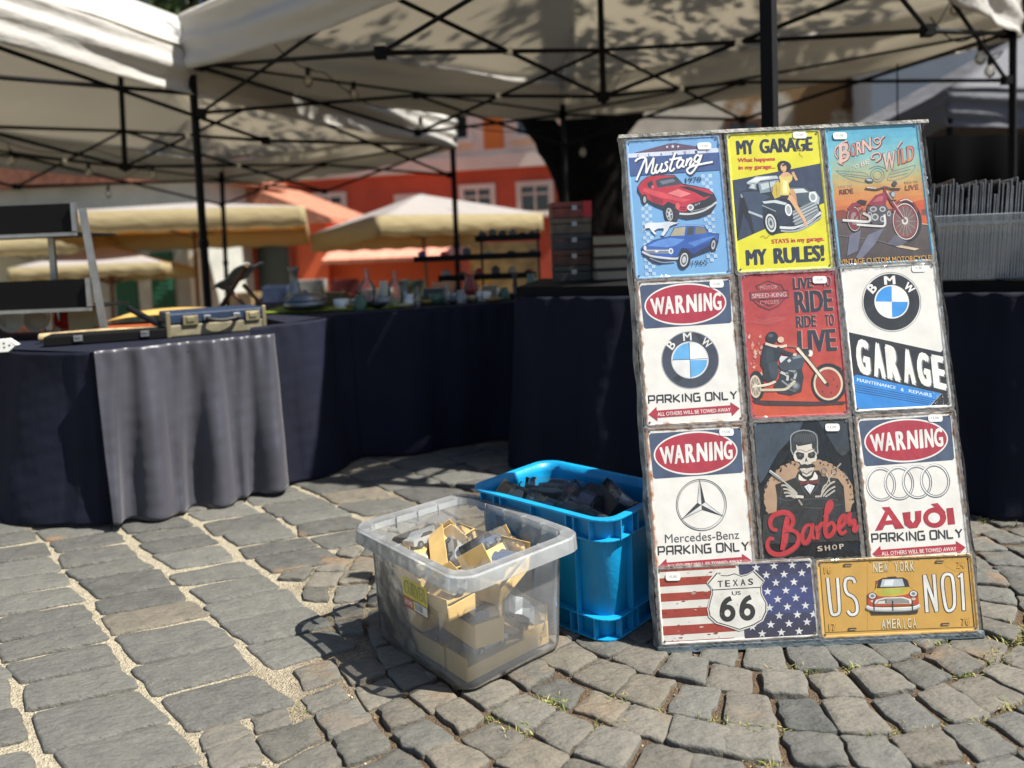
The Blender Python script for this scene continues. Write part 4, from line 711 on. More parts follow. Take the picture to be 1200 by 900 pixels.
def plate_taxi():
    a = Art(31, 15, [(40, 100), (1110, 35), (1165, 580), (85, 650)]); K = '#1a1712'; W = '#dcdcd8'
    Q = [(72, 118), (1080, 62), (1128, 548), (112, 606)]
    for i in range(4): a.stroke([Q[i], Q[(i+1) % 4]], 8 if i < 2 else 4, K, 0)
    for q in ([(398, 108), (402, 585)],): a.stroke(q, 2, '#b98a3a', 0)
    a.poly([(920, 75), (1075, 66), (1085, 165), (1000, 165), (930, 130)], '#c3953f')
    sh = lambda L, w: (a.stroke(L, w+11, K, 4), a.stroke(L, w, W, 4))
    sh([(126, 222), (136, 330), (150, 445), (162, 478), (185, 478), (205, 462), (206, 400), (194, 222)], 20)
    sh([(314, 256), (302, 228), (275, 222), (250, 236), (246, 285), (262, 330), (300, 352), (325, 390), (330, 450), (312, 474), (285, 476), (265, 450)], 20)
    for L in ([(808, 455), (788, 190)], [(788, 190), (874, 448)], [(874, 448), (852, 185)]): a.stroke(L, 32, K, 0)
    for L in ([(808, 452), (788, 192)], [(788, 192), (874, 446)], [(874, 446), (852, 187)]): a.stroke(L, 21, W, 0)
    L = [(940, 182), (975, 200), (990, 300), (992, 400), (968, 436), (940, 428), (922, 350), (910, 250), (918, 200), (940, 182)]; a.stroke(L, 31, K, 5); a.stroke(L, 20, W, 5)
    a.stroke([(1012, 205), (1040, 185), (1044, 172)], 24, K, 0); a.stroke([(1040, 172), (1058, 438)], 30, K, 0); a.stroke([(1014, 203), (1040, 188)], 14, W, 0); a.stroke([(1040, 176), (1057, 434)], 19, W, 0)
    def lt(t, x0, y0, x1, y1, h, c='#d9cfae', o='#8a6a2c'):
        n = len(t); 
        for k, ch in enumerate(t):
            if ch == ' ': continue
            u0, u1 = k/n, (k+.78)/n; f = lambda u: (x0+(x1-x0)*u, y0+(y1-y0)*u); p, q = f(u0), f(u1)
            if ch in 'I1': p = (p[0]+(q[0]-p[0])*.32, p[1]); q = (p[0]+6, p[1])
            a.text(ch, (p[0]+3, p[1]+2), (q[0]+3, q[1]+2), (q[0]+1, q[1]-h+2), (p[0]+1, p[1]-h+2), o, .06); a.text(ch, p, q, (q[0]-3, q[1]-h), (p[0]-3, p[1]-h), c, .02)
    lt('NEW YORK', 440, 180, 728, 164, 68); lt('AMERICA', 498, 572, 745, 558, 66)
    for t, x, y in (('16', 96, 192), ('24', 1006, 140), ('17', 130, 590), ('76', 1042, 535)): lt(t, x, y, x+58, y-3, 50, '#d2a24a', '#9a742e')
    for x, y in ((262, 131), (888, 98), (296, 577), (930, 532)): a.stroke([(x-28, y+1), (x+28, y-1)], 17, '#3a2c16', 0); a.stroke([(x-18, y+4), (x+26, y+3)], 6, '#a8946a', 0)
    # yellow cab, front view
    a.poly([(415, 445), (745, 425), (742, 458), (690, 465), (430, 474)], '#1d1712')
    a.poly([(398, 330), (430, 318), (455, 290), (462, 228), (500, 212), (640, 208), (672, 222), (690, 280), (720, 300), (745, 325), (750, 400), (400, 420)], '#b0452a'); a.poly([(455, 292), (462, 260), (690, 258), (690, 285), (720, 302), (660, 330), (575, 345), (480, 345), (430, 322)], '#c9a83a'); a.poly([(490, 300), (560, 290), (655, 290), (640, 320), (560, 332), (490, 330)], '#a8b04a')
    a.poly([(460, 290), (472, 232), (505, 216), (640, 212), (668, 226), (688, 276), (575, 284)], '#23282c'); a.poly([(486, 280), (500, 226), (636, 220), (652, 272)], '#b9c3c8'); a.poly([(510, 268), (520, 232), (580, 228), (570, 268)], '#dfe5e6'); a.stroke([(455, 236), (500, 211), (640, 206), (676, 224)], 6, '#d9b03e', 0); a.stroke([(532, 212), (596, 208)], 8, '#241d12', 0)
    for x, y in ((432, 345), (712, 325)): a.ell(x, y, 32, 26, '#5a2418'); a.ell(x, y-2, 24, 19, '#cfd4d4'); a.ell(x, y-2, 14, 11, '#6d767a'); a.ell(x+2, y+34, 14, 9, '#c9b8a0')
    a.poly([(440, 398), (462, 368), (520, 352), (640, 346), (695, 362), (702, 392)], '#d5d7d4'); a.poly([(455, 396), (475, 374), (525, 361), (636, 356), (680, 368), (686, 390)], '#6a6762'); a.poly([(460, 398), (480, 378), (518, 374), (518, 396)], '#d0d0c8')
    for k in range(5): a.stroke([(530, 366+k*7), (678, 360+k*7)], 2.5, '#b9bab6', 0)
    a.stroke([(392, 418), (440, 432), (570, 432), (700, 424), (758, 404)], 22, '#c9cccc', 4); a.stroke([(395, 412), (440, 424), (570, 424), (700, 416), (755, 398)], 6, '#f0f1ef', 4); a.stroke([(392, 432), (440, 446), (570, 448), (702, 438), (756, 420)], 8, '#8a8d8c', 4)
    for x in (442, 570, 704): a.stroke([(x, 372), (x+2, 446)], 9, '#2b2826', 0)
    return a

# board: a weathered panel leaning on the stall, its foot on the cobbles
BX0, BY0 = (.265, 1.456), R(-.1); LEAN = R(10.7)
bm = Matrix.Translation((BX0[0], BX0[1], -.005)) @ Matrix.Rotation(BY0, 4, 'Z') @ Matrix.Rotation(R(90)-LEAN, 4, 'X') @ Matrix.Rotation(R(.6), 4, 'Z')
b = MB(); b.box((.3135, .523, -.010), (.635, 1.046, .020))
o = b.build('display_board', mat('board_wood', '#59514a', .85, var=.5, scale=16, bump=.5, bscale=70, detail=8)); o.matrix_world = bm; tag(o, 'tall weathered wooden board leaning against the stall, covered with printed tin signs', 'display board')
e = MB(); wv = lambda y: .0014*math.sin(y*37)+.001*math.sin(y*91)
for x0 in (-.010, .6275): e.grid(lambda u, v, x0=x0: (x0+u*.0100+wv(v*60+x0*9), .002+v*1.046, .0035 if .1 < u < .9 else -.0205), 2, 40, 0, False)
e.box((.3135, 1.0475, -.008), (.655, .006, .026)); pass
b = MB(); b.box((.3135, .0055, -.0075), (.642, .015, .026)); b.build('bottom_rail', mat('blue_grey_paint', '#58646a', .7, var=.3, scale=26, bump=.25, bscale=90, detail=9), o, bevel=.002)
q = e.build('edge_trim', mat('peeling_paint', '#5d6264', .8, var=.5, scale=30, bump=.5, bscale=90, detail=9, hue2='#b4b2aa'), o, solid=.0025); 
M_filmw = thin('shrink_film', '#f2f4f4', .16, .08, .30, .3)
st_m = mat('sticker_white', '#e8e8e4', .45, var=.04)
SIGNS = [
    (sign_mustang, '#74a3cf', 0, 74.0, 'car_sign', 'light blue tin sign with one red car above one blue car', (16.6, 27.7), .07, '#4a4038'),
    (sign_garage, '#d3ce34', 21.1, 74.3, 'garage_sign', 'yellow and navy tin sign of a woman seated on an old car, reading MY RULES!', (15.6, 28.9), .09, '#6a5434'),
    (sign_born, '#4f9fbc', 42.2, 74.6, 'motorcycle_sign', 'tin sign of a red motorcycle on a desert road under a blue sky', (3.2, 27.9), .12, '#5a4638'),
    (sign_bmw, '#dedcd6', .1, 43.9, 'parking_sign', 'white WARNING tin sign with a blue and white quartered roundel above PARKING ONLY', (16.6, 28.4), .42, '#7a5128'),
    (sign_ride, '#a02c34', 21.4, 44.3, 'motorcycle_sign', 'red tin sign of a rider on a black motorcycle, reading LIVE TO RIDE', (16.4, 27.9), .10, '#3a3030'),
    (sign_bmw_garage, '#dddcd5', 42.4, 44.6, 'garage_sign', 'white, black and blue tin sign reading GARAGE in slanted letters', (16.4, 28.8), .22, '#5b4a38'),
    (sign_merc, '#dedcd6', -.1, 13.6, 'parking_sign', 'white WARNING tin sign with a three-pointed star in a ring', (16.4, 28.4), .48, '#8a5526'),
    (sign_barber, '#14171c', 21.2, 13.9, 'barber_sign', 'black tin sign of a moustached skeleton in a bow tie, reading Barber SHOP', (16.3, 28.1), .16, '#7a5530'),
    (sign_audi, '#dedcd6', 42.5, 14.0, 'parking_sign', 'white WARNING tin sign with four linked silver rings', (16.2, 28.7), .36, '#7a5128'),
    (plate_flag, '#d3d0c8', 0, 1.5, 'number_plate', 'striped and starred flag plate with a TEXAS 66 road shield', (3.3, 13.0), .2, '#6a4a34'),
    (plate_taxi, '#c39a52', 31.4, 1.3, 'number_plate', 'embossed yellow plate reading US NO1 round a picture of a cab', None, .1, '#a8883a'),
]
for k, (fn, base, px, py, nm, lab, stk, ra, rc) in enumerate(SIGNS):
    A = fn(); o = A.build(nm, rust_plate('tin_'+str(k), base, A.w/100, A.h/100, ra, rc))
    lift = .0015+(.0035 if 'plate' in nm else 0)
    o.matrix_world = bm @ Matrix.Translation((px/100, py/100, lift)) @ Matrix.Rotation(R([.3, -.2, .35, 0, -.4, .2, .1, -.3, .15, .4, -.25][k]), 4, 'Z')
    if 'plate' in nm: o.matrix_world = o.matrix_world @ Matrix.Rotation(R(1.5), 4, 'X')
    tag(o, lab, 'number plate' if 'plate' in nm else 'tin sign', 'printed tin signs on the board')
    ff = MB(); P = [(x, y) for x, y in rrect(A.w-.2, A.h-.2, .5, 3, A.w/2, A.h/2)]; P = sorted(P, key=lambda p: math.atan2((p[1]-A.h/2)/A.h, (p[0]-A.w/2)/A.w)); PP_ = []
    for i in range(len(P)):                            # crinkled welt of the shrink film round the sheet
        a_, b_ = P[i], P[(i+1) % len(P)]; m_ = max(1, int(math.hypot(b_[0]-a_[0], b_[1]-a_[1])/.45)); PP_ += [(a_[0]+(b_[0]-a_[0])*j/m_, a_[1]+(b_[1]-a_[1])*j/m_) for j in range(m_)]
    n_ = len(PP_); V = []
    for q in range(4):
        for (x, y) in PP_:
            sc = 1-(.25-q*.26+rng.normal(0, .07))/A.w*2; scy = 1-(.25-q*.26+rng.normal(0, .07))/A.h*2
            V.append(((A.w/2+(x-A.w/2)*sc)/100, (A.h/2+(y-A.h/2)*scy)/100, .0026+max(-.0004, rng.normal(.0004, .0007))))
    ff.add(V, [(q*n_+i, q*n_+(i+1) % n_, (q+1)*n_+(i+1) % n_, (q+1)*n_+i) for q in range(3) for i in range(n_)], 0, True); ff.build('film_welt', M_filmw, o)
    if stk:
        s = MB(); x, y = stk; P = rrect(2.9, 1.5, .45, 2, 0, 0); od = sorted(P, key=lambda p: math.atan2(p[1], p[0]))
        s.prism([(p[0]/100, p[1]/100) for p in od], 0, .0003, 0)
        q = s.build('price_sticker', [st_m, print_mat('#55585e')], o); q.location = (x/100, y/100, A.z+.00005)
        V, Fc = glyphs('15,00', .0); 
        t = MB(); t.add([(-.008+u*.015, -.0026+v*.0052, .00032) for u, v in V], Fc, 1); me = q.data
        s.add(t.v, t.f, 1); bpy.data.objects.remove(q); q = s.build('price_sticker', [st_m, print_mat('#55585e')], o); q.location = (x/100, y/100, A.z+.00005); q.rotation_euler = (0, 0, R(-2))
# prop behind the board
b = MB(); b.tube([(.3, .62, -.02), (.3, .30, -.27)], .012, 6); b.build('prop', M_wood, bpy.data.objects['display_board'])

def at(u, v, y):
    d = fw+cR*((u-600)/F_PX)-cU*((v-V_P)/F_PX); return Vector((0, 0, HC))+d*(y/d.y)
def loft(mb, rings, mi=0, cap0=True, cap1=False, sm=False):
    n = len(rings[0][0]); V = [(x, y, z) for P, z in rings for x, y in P]; k = len(rings)
    mb.add(V, [(i*n+j, i*n+(j+1) % n, (i+1)*n+(j+1) % n, (i+1)*n+j) for i in range(k-1) for j in range(n)], mi, sm)
    if cap0: mb.add(V[:n], [tuple(range(n))[::-1]], mi)
    if cap1: mb.add(V[-n:], [tuple(range(n))], mi)

# ---------------------------------------------------------------- clear storage box
PP = thin('cloudy_polypropylene', '#f8f9fb', .14, .12, .10, .5); PPr = thin('cloudy_rim', '#f4f7f9', .30, .14, .14, .55)
BXR = R(40.5); BXO = Vector((-.115, 1.330, .002))
box = empty('storage_box', BXO, BXR); tag(box, 'cloudy clear plastic box with a yellow sticker, full of blister packs', 'storage box')
cx, cy = .122, .147
b = MB(); rr = lambda w, h, r: rrect(w, h, r, 5, cx, cy)
loft(b, [(rr(.236, .300, .03), 0), (rr(.248, .312, .034), .004), (rr(.252, .317, .034), .02), (rr(.262, .330, .034), .218), (rr(.262, .330, .034), .2185)], 0, True, False, True)
b.build('body', PP, box, solid=.0016)
b = MB(); loft(b, [(rr(.262, .330, .034), .2180), (rr(.266, .334, .035), .2310), (rr(.300, .380, .042), .2330), (rr(.308, .388, .044), .2300), (rr(.311, .391, .045), .2050)], 0, False, False, False)
b.build('rim', PPr, box, solid=.0018)
RB = box.children[-1]
for k in range(6):
    t = -.15+k*.06
    for sx in (-1, 1): MB().box((cx+sx*.141, cy+t, .2200), (.024, .0014, .024)).build('rib', PPr, RB)
for k in range(5):
    t = -.11+k*.055
    for sy in (-1, 1): MB().box((cx+t, cy+sy*.177, .2200), (.0014, .028, .024)).build('rib', PPr, RB)
r
# sticker on the left wall (x = low side); wall leans outwards
a = Art(8.6, 6.2); a.z = 0; a.poly([(0, 0), (8.6, 0), (8.6, 6.2), (0, 6.2)], '#d9c71e'); a.poly([(.1, .1), (8.5, .1), (8.5, 2.3), (.1, 2.3)], '#1d1d1a'); a.poly([(.3, .3), (8.3, .3), (8.3, 2.1), (.3, 2.1)], '#d9c71e'); a.poly([(.3, .25), (3.6, .25), (3.6, 2.15), (.3, 2.15)], '#c53a24')
a.poly([(4.0, .35), (8.2, .35), (8.2, 2.1), (4.0, 2.1)], '#e8e8e2')
for k in range(16): a.poly([(4.2+k*.16, .6), (4.2+k*.16+.05+.05*(k % 3 == 0), .6), (4.2+k*.16+.05+.05*(k % 3 == 0), 1.9), (4.2+k*.16, 1.9)], '#1a1a1a')
a.text('CURVER', (.6, 2.95), (8.0, 2.95), (8.0, 5.6), (.6, 5.6), '#3c3a20', .05); a.text('CURVER', (.75, 3.05), (7.85, 3.05), (7.85, 5.45), (.75, 5.45), '#bdb036', .01); a.text('HOME', (.6, .7), (3.3, .7), (3.3, 1.7), (.6, 1.7), '#efe6d8', .03)
o = a.mb.build('sticker', a.mats, box)
wl = math.atan2(.005, .198)*1.6; o.matrix_local = Matrix.Translation((-.0078, .176, .108)) @ Matrix.Rotation(R(-90), 4, 'Z') @ Matrix.Rotation(R(90)+wl*.55, 4, 'X')

# ---------------------------------------------------------------- blister packs with toy cars
M_card = mat('yellow_card', '#cfae72', .85, var=.12, scale=22, spec=.2); M_cardk = mat('black_card', '#262629', .5, var=.2)
M_film = thin('blister_film', '#eef2f4', .10, .06, .22); M_tyre = mat('toy_tyre', '#141414', .7)
CARS = [mat('toy_paint_'+n, c, .25, .2, coat=.8) for n, c in (('charcoal', '#4a4d52'), ('silver', '#a3a6a8'), ('navy', '#4a5872'), ('red', '#a3201d'), ('cream', '#c9c0a4'), ('green', '#2d4a3a'))]
M_toyglass = mat('toy_window', '#0e1114', .1)
def toy_car(parent, paint, L=.098):
    b = MB(); P = [(-.049, .010), (-.049, .021), (-.030, .024), (-.018, .034), (.010, .034), (.024, .024), (.046, .021), (.049, .012), (.046, .008), (-.046, .008)]
    b.prism(P, -.0185, .0185, 0, lambda x, y, z: (x, z, y)); W = [(-.0265, .0245), (-.0165, .0325), (.0090, .0325), (.0200, .0245)]
    b.prism(W, -.0192, .0192, 1, lambda x, y, z: (x, z, y))
    c = b.build('toy_car', [paint, M_toyglass], parent, bevel=.002)
    for sx in (-.029, .029):
        for sy in (-.0175, .0175):
            w = MB(); w.tube([(sx, sy-.004, .009), (sx, sy+.004, .009)], .009, 12); w.tube([(sx, sy-.0045, .009), (sx, sy+.0045, .009)], .0045, 8, 1); w.build('wheel', [M_tyre, M_alu], c)
    return c
def pack(paint, card):
    r = empty('blister_pack'); b = MB(); b.box((0, 0, .014), (.140, .064, .028)); b.box((.071, 0, .029), (.0015, .064, .058)); b.box((-.071, 0, .022), (.0015, .064, .044)); b.box((0, .0325, .020), (.140, .0012, .040)); b.build('card_tray', card, r, bevel=.0012)
    f = MB(); loft(f, [(rrect(.136, .060, .008, 3), .0285), (rrect(.134, .058, .008, 3), .054), (rrect(.126, .050, .008, 3), .060)], 0, False, True, True); f.build('clear_cover', M_film, r)
    c = toy_car(r, paint); c.location = (0, 0, .0285); c.scale = (.9, .9, .9); return r
protos = {}
def clamp(M, F, group):                       # keep a pack inside the walls of its box
    big_ = 'clear' in group; C0, lo, hi, H, z0 = ((.122, .147), (.119, .150), (.126, .160), .218, .006) if big_ else ((.1425, .1975), (.106, .162), (.124, .178), .25, .008)
    L = F.inverted() @ M
    for _ in range(6):
        P = [L @ Vector((x, y, z)) for x in (-.0715, .0715) for y in (-.033, .033) for z in (0, .06)]
        dz = z0-min(p.z for p in P)
        if dz > 0: L = Matrix.Translation((0, 0, dz)) @ L; continue
        mv = [0, 0]
        for ax in (0, 1):
            over = []
            for p in P:
                t = min(1, max(0, p.z/H)); e = lo[ax]+(hi[ax]-lo[ax])*t; d = p[ax]-C0[ax]
                if p.z < H+.0 and abs(d) > e: over.append((e-abs(d))*(1 if d > 0 else -1))
            if over: mv[ax] = min(over) if min(over) < 0 and max(over) <= 0 else max(over) if min(over) >= 0 else (min(over)+max(over))/2
        if not any(mv): break
        L = Matrix.Translation((mv[0], mv[1], 0)) @ L
    return F @ L
def put_pack(key, M, label, group):
    if key not in protos: protos[key] = pack(CARS[key[0]], M_card if key[1] == 'y' else M_cardk); o = protos[key]
    else: o = copy_tree(protos[key])
    o.matrix_world = clamp(M, BM if 'clear' in group else CM, group); tag(o, label, 'toy pack', group); return o
BM = Matrix.Translation(BXO) @ Matrix.Rotation(BXR, 4, 'Z')
CM = Matrix.Translation((.168, 1.460, .001)) @ Matrix.Rotation(R(47), 4, 'Z')
def pose(x, y, z, rz, rx=0, ry=0): return Matrix.Translation((x, y, z)) @ Matrix.Rotation(R(rz), 4, 'Z') @ Matrix.Rotation(R(ry), 4, 'Y') @ Matrix.Rotation(R(rx), 4, 'X')
gl = 'yellow blister pack with a toy car, inside the cloudy clear box'; GB = 'blister packs in the clear box'
LST = [((.092, .048, .006), (1, 0, 0), (1, 'y'), 'yellow card pack lying flat along the bottom front corner of the clear box'), ((.196, .088, .006), (88, 0, 0), (2, 'y'), None), ((.052, .160, .006), (92, 0, 0), (2, 'y'), None), ((.122, .160, .006), (88, 0, 0), (4, 'y'), None), ((.192, .235, .006), (87, 0, 0), (0, 'y'), None), ((.085, .266, .006), (2, 0, 0), (1, 'y'), None),
       ((.070, .060, .066), (84, 3, 3), (2, 'y'), 'yellow pack end-on at the near corner of the clear box, at mid height'), ((.178, .060, .074), (4, 62, 38), (1, 'y'), 'yellow card pack tilted steeply against the right wall of the clear box'), ((.130, .150, .068), (95, -5, 4), (4, 'y'), None), ((.040, .205, .066), (88, 4, -3), (1, 'y'), None), ((.112, .262, .068), (6, 3, 4), (5, 'y'), None), ((.205, .215, .068), (82, 4, 5), (2, 'y'), None),
       ((.052, .080, .118), (4, -3, -4), (1, 'y'), 'yellow card pack behind the yellow sticker of the clear box, at the upper left'), ((.150, .068, .138), (24, 6, -6), (2, 'y'), None), ((.050, .215, .122), (85, 3, -3), (4, 'y'), None), ((.128, .168, .126), (70, -8, 8), (0, 'y'), None), ((.212, .160, .130), (96, -10, 6), (1, 'y'), None), ((.155, .268, .124), (8, 4, 3), (2, 'y'), None),
       ((.085, .180, .160), (58, 52, -10), (1, 'y'), 'tilted yellow pack showing on top at the left of the clear box'), ((.182, .110, .158), (28, -32, 10), (2, 'y'), 'yellow pack leaning on top at the right of the clear box'), ((.095, .262, .150), (12, -10, 4), (1, 'y'), None)]
for p, r_, key, lab in LST: put_pack(key, BM @ pose(*p, *r_), lab or gl, GB)

# ---------------------------------------------------------------- blue crate
M_blue = mat('blue_crate_plastic', '#0a8abf', .42, var=.14, scale=16, bump=.10, bscale=90, detail=8)
CRO, CRR = Vector((.168, 1.460, .001)), R(47)
cr = empty('stacking_crate', CRO, CRR); tag(cr, 'bright blue ribbed plastic crate holding toy packs, beside the sign board', 'crate')
# local x runs to the right-back, local y to the left-back
cw, cl, ch = .285, .395, .255; cx, cy = cw/2, cl/2; rr = lambda d, r: rrect(cw+d, cl+d, r, 6, cx, cy)
b = MB(); loft(b, [(rr(-.052, .03), 0), (rr(-.044, .034), .003), (rr(-.024, .042), ch-.006), (rr(-.024, .042), ch), (rr(-.032, .038), ch), (rr(-.034, .038), ch-.02), (rr(-.060, .03), .006)], 0, True, True, True); b.build('body', M_blue, cr)
def ring(mb, z0, z1, d0, d1, r):
    loft(mb, [(rr(d0, r-.012), z0), (rr(d1, r), z0), (rr(d1, r), z1), (rr(d0, r-.012), z1), (rr(d0, r-.012), z0)], 0, False, False)
b = MB(); ring(b, ch-.004, ch+.001, -.028, .004, .050); b.build('rim', M_blue, cr, bevel=.0012)
b = MB(); ring(b, ch-.046, ch-.0425, -.032, .000, .050); ring(b, .046, .0495, -.046, -.010, .046); ring(b, .002, .006, -.050, -.016, .044); b.build('flange', M_blue, cr, bevel=.0008)
b = MB()
for t in (.045, .085, .105, .20, .29, .31, .35):
    for sx in (-1, 1):
        b.box((cx+sx*(cw/2-.006), t, ch-.025), (.014, .003, .042)); b.box((cx+sx*(cw/2-.012), t, .027), (.014, .003, .043))
        if t in (.085, .31, .20): b.box((cx+sx*(cw/2-.010), t, .128), (.014, .003, .164))
for t in (.045, .085, .105, .18, .20, .24):
    for sy in (-1, 1):
        b.box((t, cy+sy*(cl/2-.006), ch-.025), (.003, .014, .042)); b.box((t, cy+sy*(cl/2-.012), .027), (.003, .014, .043))
        if t in (.085, .20): b.box((t, cy+sy*(cl/2-.010), .128), (.003, .014, .164))
b.build('ribs', M_blue, cr)

gk = 'black blister pack heaped inside the blue crate'; GK = 'blister packs in the blue crate'
LK = [((.09, .10, 0.122), (10, 0, 0), (0, 'k'), None), ((.20, .10, 0.122), (80, 5, 0), (2, 'k'), None), ((.09, .22, 0.122), (85, 0, 4), (1, 'k'), None), ((.19, .24, 0.122), (15, -5, 0), (0, 'k'), None), ((.12, .33, 0.122), (5, 3, 0), (5, 'k'), None),
      ((.07, .11, 0.180), (70, 35, 0), (5, 'k'), None), ((.14, .09, 0.182), (95, 60, 6), (0, 'k'), None), ((.205, .12, 0.182), (60, 48, -10), (2, 'k'), None), ((.20, .22, 0.184), (40, -30, 12), (3, 'k'), 'clear pack with a red toy car, standing up inside the blue crate'), ((.11, .20, 0.186), (30, 28, 8), (1, 'k'), None), ((.09, .30, 0.192), (80, -40, 0), (4, 'y'), 'pack with pale card at the left end of the blue crate'), ((.19, .31, 0.182), (110, 20, 0), (0, 'k'), None),
      ((.15, .17, .188), (15, 12, 5), (2, 'k'), None), ((.06, .20, .186), (88, 25, 0), (0, 'k'), None), ((.215, .085, .198), (50, 40, 0), (1, 'k'), None), ((.13, .27, .190), (130, 18, -6), (5, 'k'), None)]
for p, r_, key, lab in LK: put_pack(key, CM @ pose(*p, *r_), lab or gk, GK)

# ---------------------------------------------------------------- stall tables and their skirts
def table(name, poly, z, label, legs, top_mat=None, th=.025):
    t = empty(name, (poly[0][0], poly[0][1], 0)); tag(t, label, 'table'); ox, oy = poly[0]; P = [(x-ox, y-oy) for x, y in poly]
    b = MB(); b.prism(P, z-th, z); b.build('tabletop', top_mat or M_navy, t, bevel=.004)
    for x, y in legs: l = MB(); l.tube([(x-ox, y-oy, 0), (x-ox, y-oy, z-th)], .015, 8); l.build('leg', M_dark_steel, t)
    return t
def skirt(name, path, ztop, m, label, amp=.022, freq=17, flare=.05, seed=0, zbot=.006, fine=70, gather=.006, hem=.004):
    P = [Vector((x, y, 0)) for x, y in path]; D = [0]
    for i in range(1, len(P)): D.append(D[-1]+(P[i]-P[i-1]).length)
    Lt = D[-1]
    def pt(s):
        for i in range(1, len(P)):
            if s <= D[i] or i == len(P)-1:
                t = (s-D[i-1])/(D[i]-D[i-1]); d = (P[i]-P[i-1]).normalized(); return P[i-1].lerp(P[i], t), d
    def fn(u, v):
        s = u*Lt; e = .05
        p, d = pt(s); p0, d0 = pt(max(0, s-e)); p1, d1 = pt(min(Lt, s+e)); d = (d0+d1).normalized(); p = (p0+p1+p)/3 if e < s < Lt-e else p
        n = Vector((d.y, -d.x, 0)); k = 1-v                                    # k = 0 at the top
        w = .5*math.sin(s*freq+seed+.5*math.sin(s*7+seed))+.32*math.sin(s*freq*1.83+seed*2+1.1*k)+.2*math.sin(s*freq*.43+seed*3)
        sh = abs(w)**.75*(1 if w > 0 else -1)
        wr = .0040*fbm(s*8+k*4, k*4-s*6, seed)+.0012*fbm(s*26-k*9, k*9+s*17, seed+5)+.0008*fbm(s*31+k*11, k*17-s*9, seed+2)
        f = gather*math.sin(s*fine+2.5*math.sin(s*9+seed))*math.exp(-k*7)*(.3+.7*min(1, k*14))
        o = amp*(sh*1.25+.35*w)*min(1, .22+k*1.05)+flare*k**1.6+f+wr*(.3+k)
        z = ztop+(zbot-ztop)*k+hem*math.sin(s*9+seed)*k
        o += .016
        return p+n*o+d*(.012*k*math.sin(s*freq*.9+seed))+Vector((0, 0, z))
    b = MB(); b.grid(fn, max(30, int(Lt*170)), 46); o = b.build(name, m, solid=.0015); tag(o, label, 'table skirt', 'cloth skirts round the stall tables'); return o
ZL, ZB, ZR = .535, .565, .655
table('trestle_table', [(-1.25, 2.30), (-.83, 2.62), (-1.05, 3.0), (-1.7, 3.2), (-2.4, 3.1), (-2.3, 2.78)], ZL, 'left stall table draped in navy cloth, carrying the suitcase', [(-1.3, 2.42), (-1.0, 2.7), (-2.1, 2.85), (-2.1, 3.0)])
table('trestle_table', [(-.68, 2.98), (.06, 3.25), (.2, 3.9), (-1.3, 3.9), (-1.02, 3.03), (-.80, 2.72)], ZB, 'navy draped back table crowded with glass bottles and trays', [(-.6, 3.1), (0, 3.35), (-1.1, 3.7), (.1, 3.8)])
table('trestle_table', [(.02, 2.72), (1.75, 1.93), (2.2, 2.9), (.14, 3.45)], ZR, 'dark topped table behind the sign board, holding the record bins', [(.15, 2.8), (1.6, 2.1), (2.0, 2.8), (.25, 3.3)], M_black, .035)
skirt('table_skirt', [(-2.6, 2.88), (-2.2, 2.70), (-1.66, 2.475), (-1.285, 2.305), (-1.16, 2.41)], ZL, M_navy, 'dark navy skirt at the far left of the stall, left of the sunlit cloth', .028, 11, .04, 1.0, fine=30, gather=.002)
skirt('table_skirt', [(-1.262, 2.290), (-1.05, 2.452), (-.82, 2.612)], ZL+.006, M_navy_sunlit, 'navy satin skirt gathered along its top, its sunlight painted as grey, below the suitcase', .034, 36, .03, 2.3, zbot=.012, fine=120, gather=.010, hem=.010)
skirt('table_skirt', [(-.90, 2.60), (-.74, 2.80), (-.68, 2.965), (-.35, 3.08), (.05, 3.22), (.3, 3.32)], ZB, M_navy, 'long navy skirt of the shaded back table between the sunlit cloth and the board', .022, 14, .05, 4.1)
skirt('table_skirt', [(.14, 3.42), (.02, 2.715), (.5, 2.49), (1.2, 2.165), (1.75, 1.915), (1.95, 2.4)], ZR-.03, M_navy, 'navy skirt of the table behind the sign board', .020, 15, .035, 5.2)

# ---------------------------------------------------------------- things on the left table
# shelf rack: two black trays between aluminium uprights
rk = empty('shelf_rack', (-1.46, 2.70, ZL)); tag(rk, 'aluminium rack with two black shelf panels standing on the left table', 'shelf rack')
b = MB(); b.box((-.018, .03, .232), (.022, .014, .466), Euler((0, R(-6), 0))); b.build('upright', M_alu, rk)
b = MB(); b.box((-.32, .30, .232), (.022, .014, .466)); b.build('upright', M_alu, rk)
b = MB(); b.box((-.62, .03, .232), (.022, .014, .466)); b.build('upright', M_alu, rk)
for z, dx in ((.422, -.047), (.155, -.016)):
    b = MB(); b.box((-.335+dx, .03, z+.01), (.62, .012, .10)); b.box((-.335+dx, .17, z-.045), (.62, .28, .008)); b.build('shelf', M_black, rk)
    b = MB(); b.box((-.335+dx, .020, z-.048), (.64, .008, .012)); b.box((-.02+dx, .022, z+.012), (.013, .020, .10)); b.build('shelf_edge', M_alu, rk)
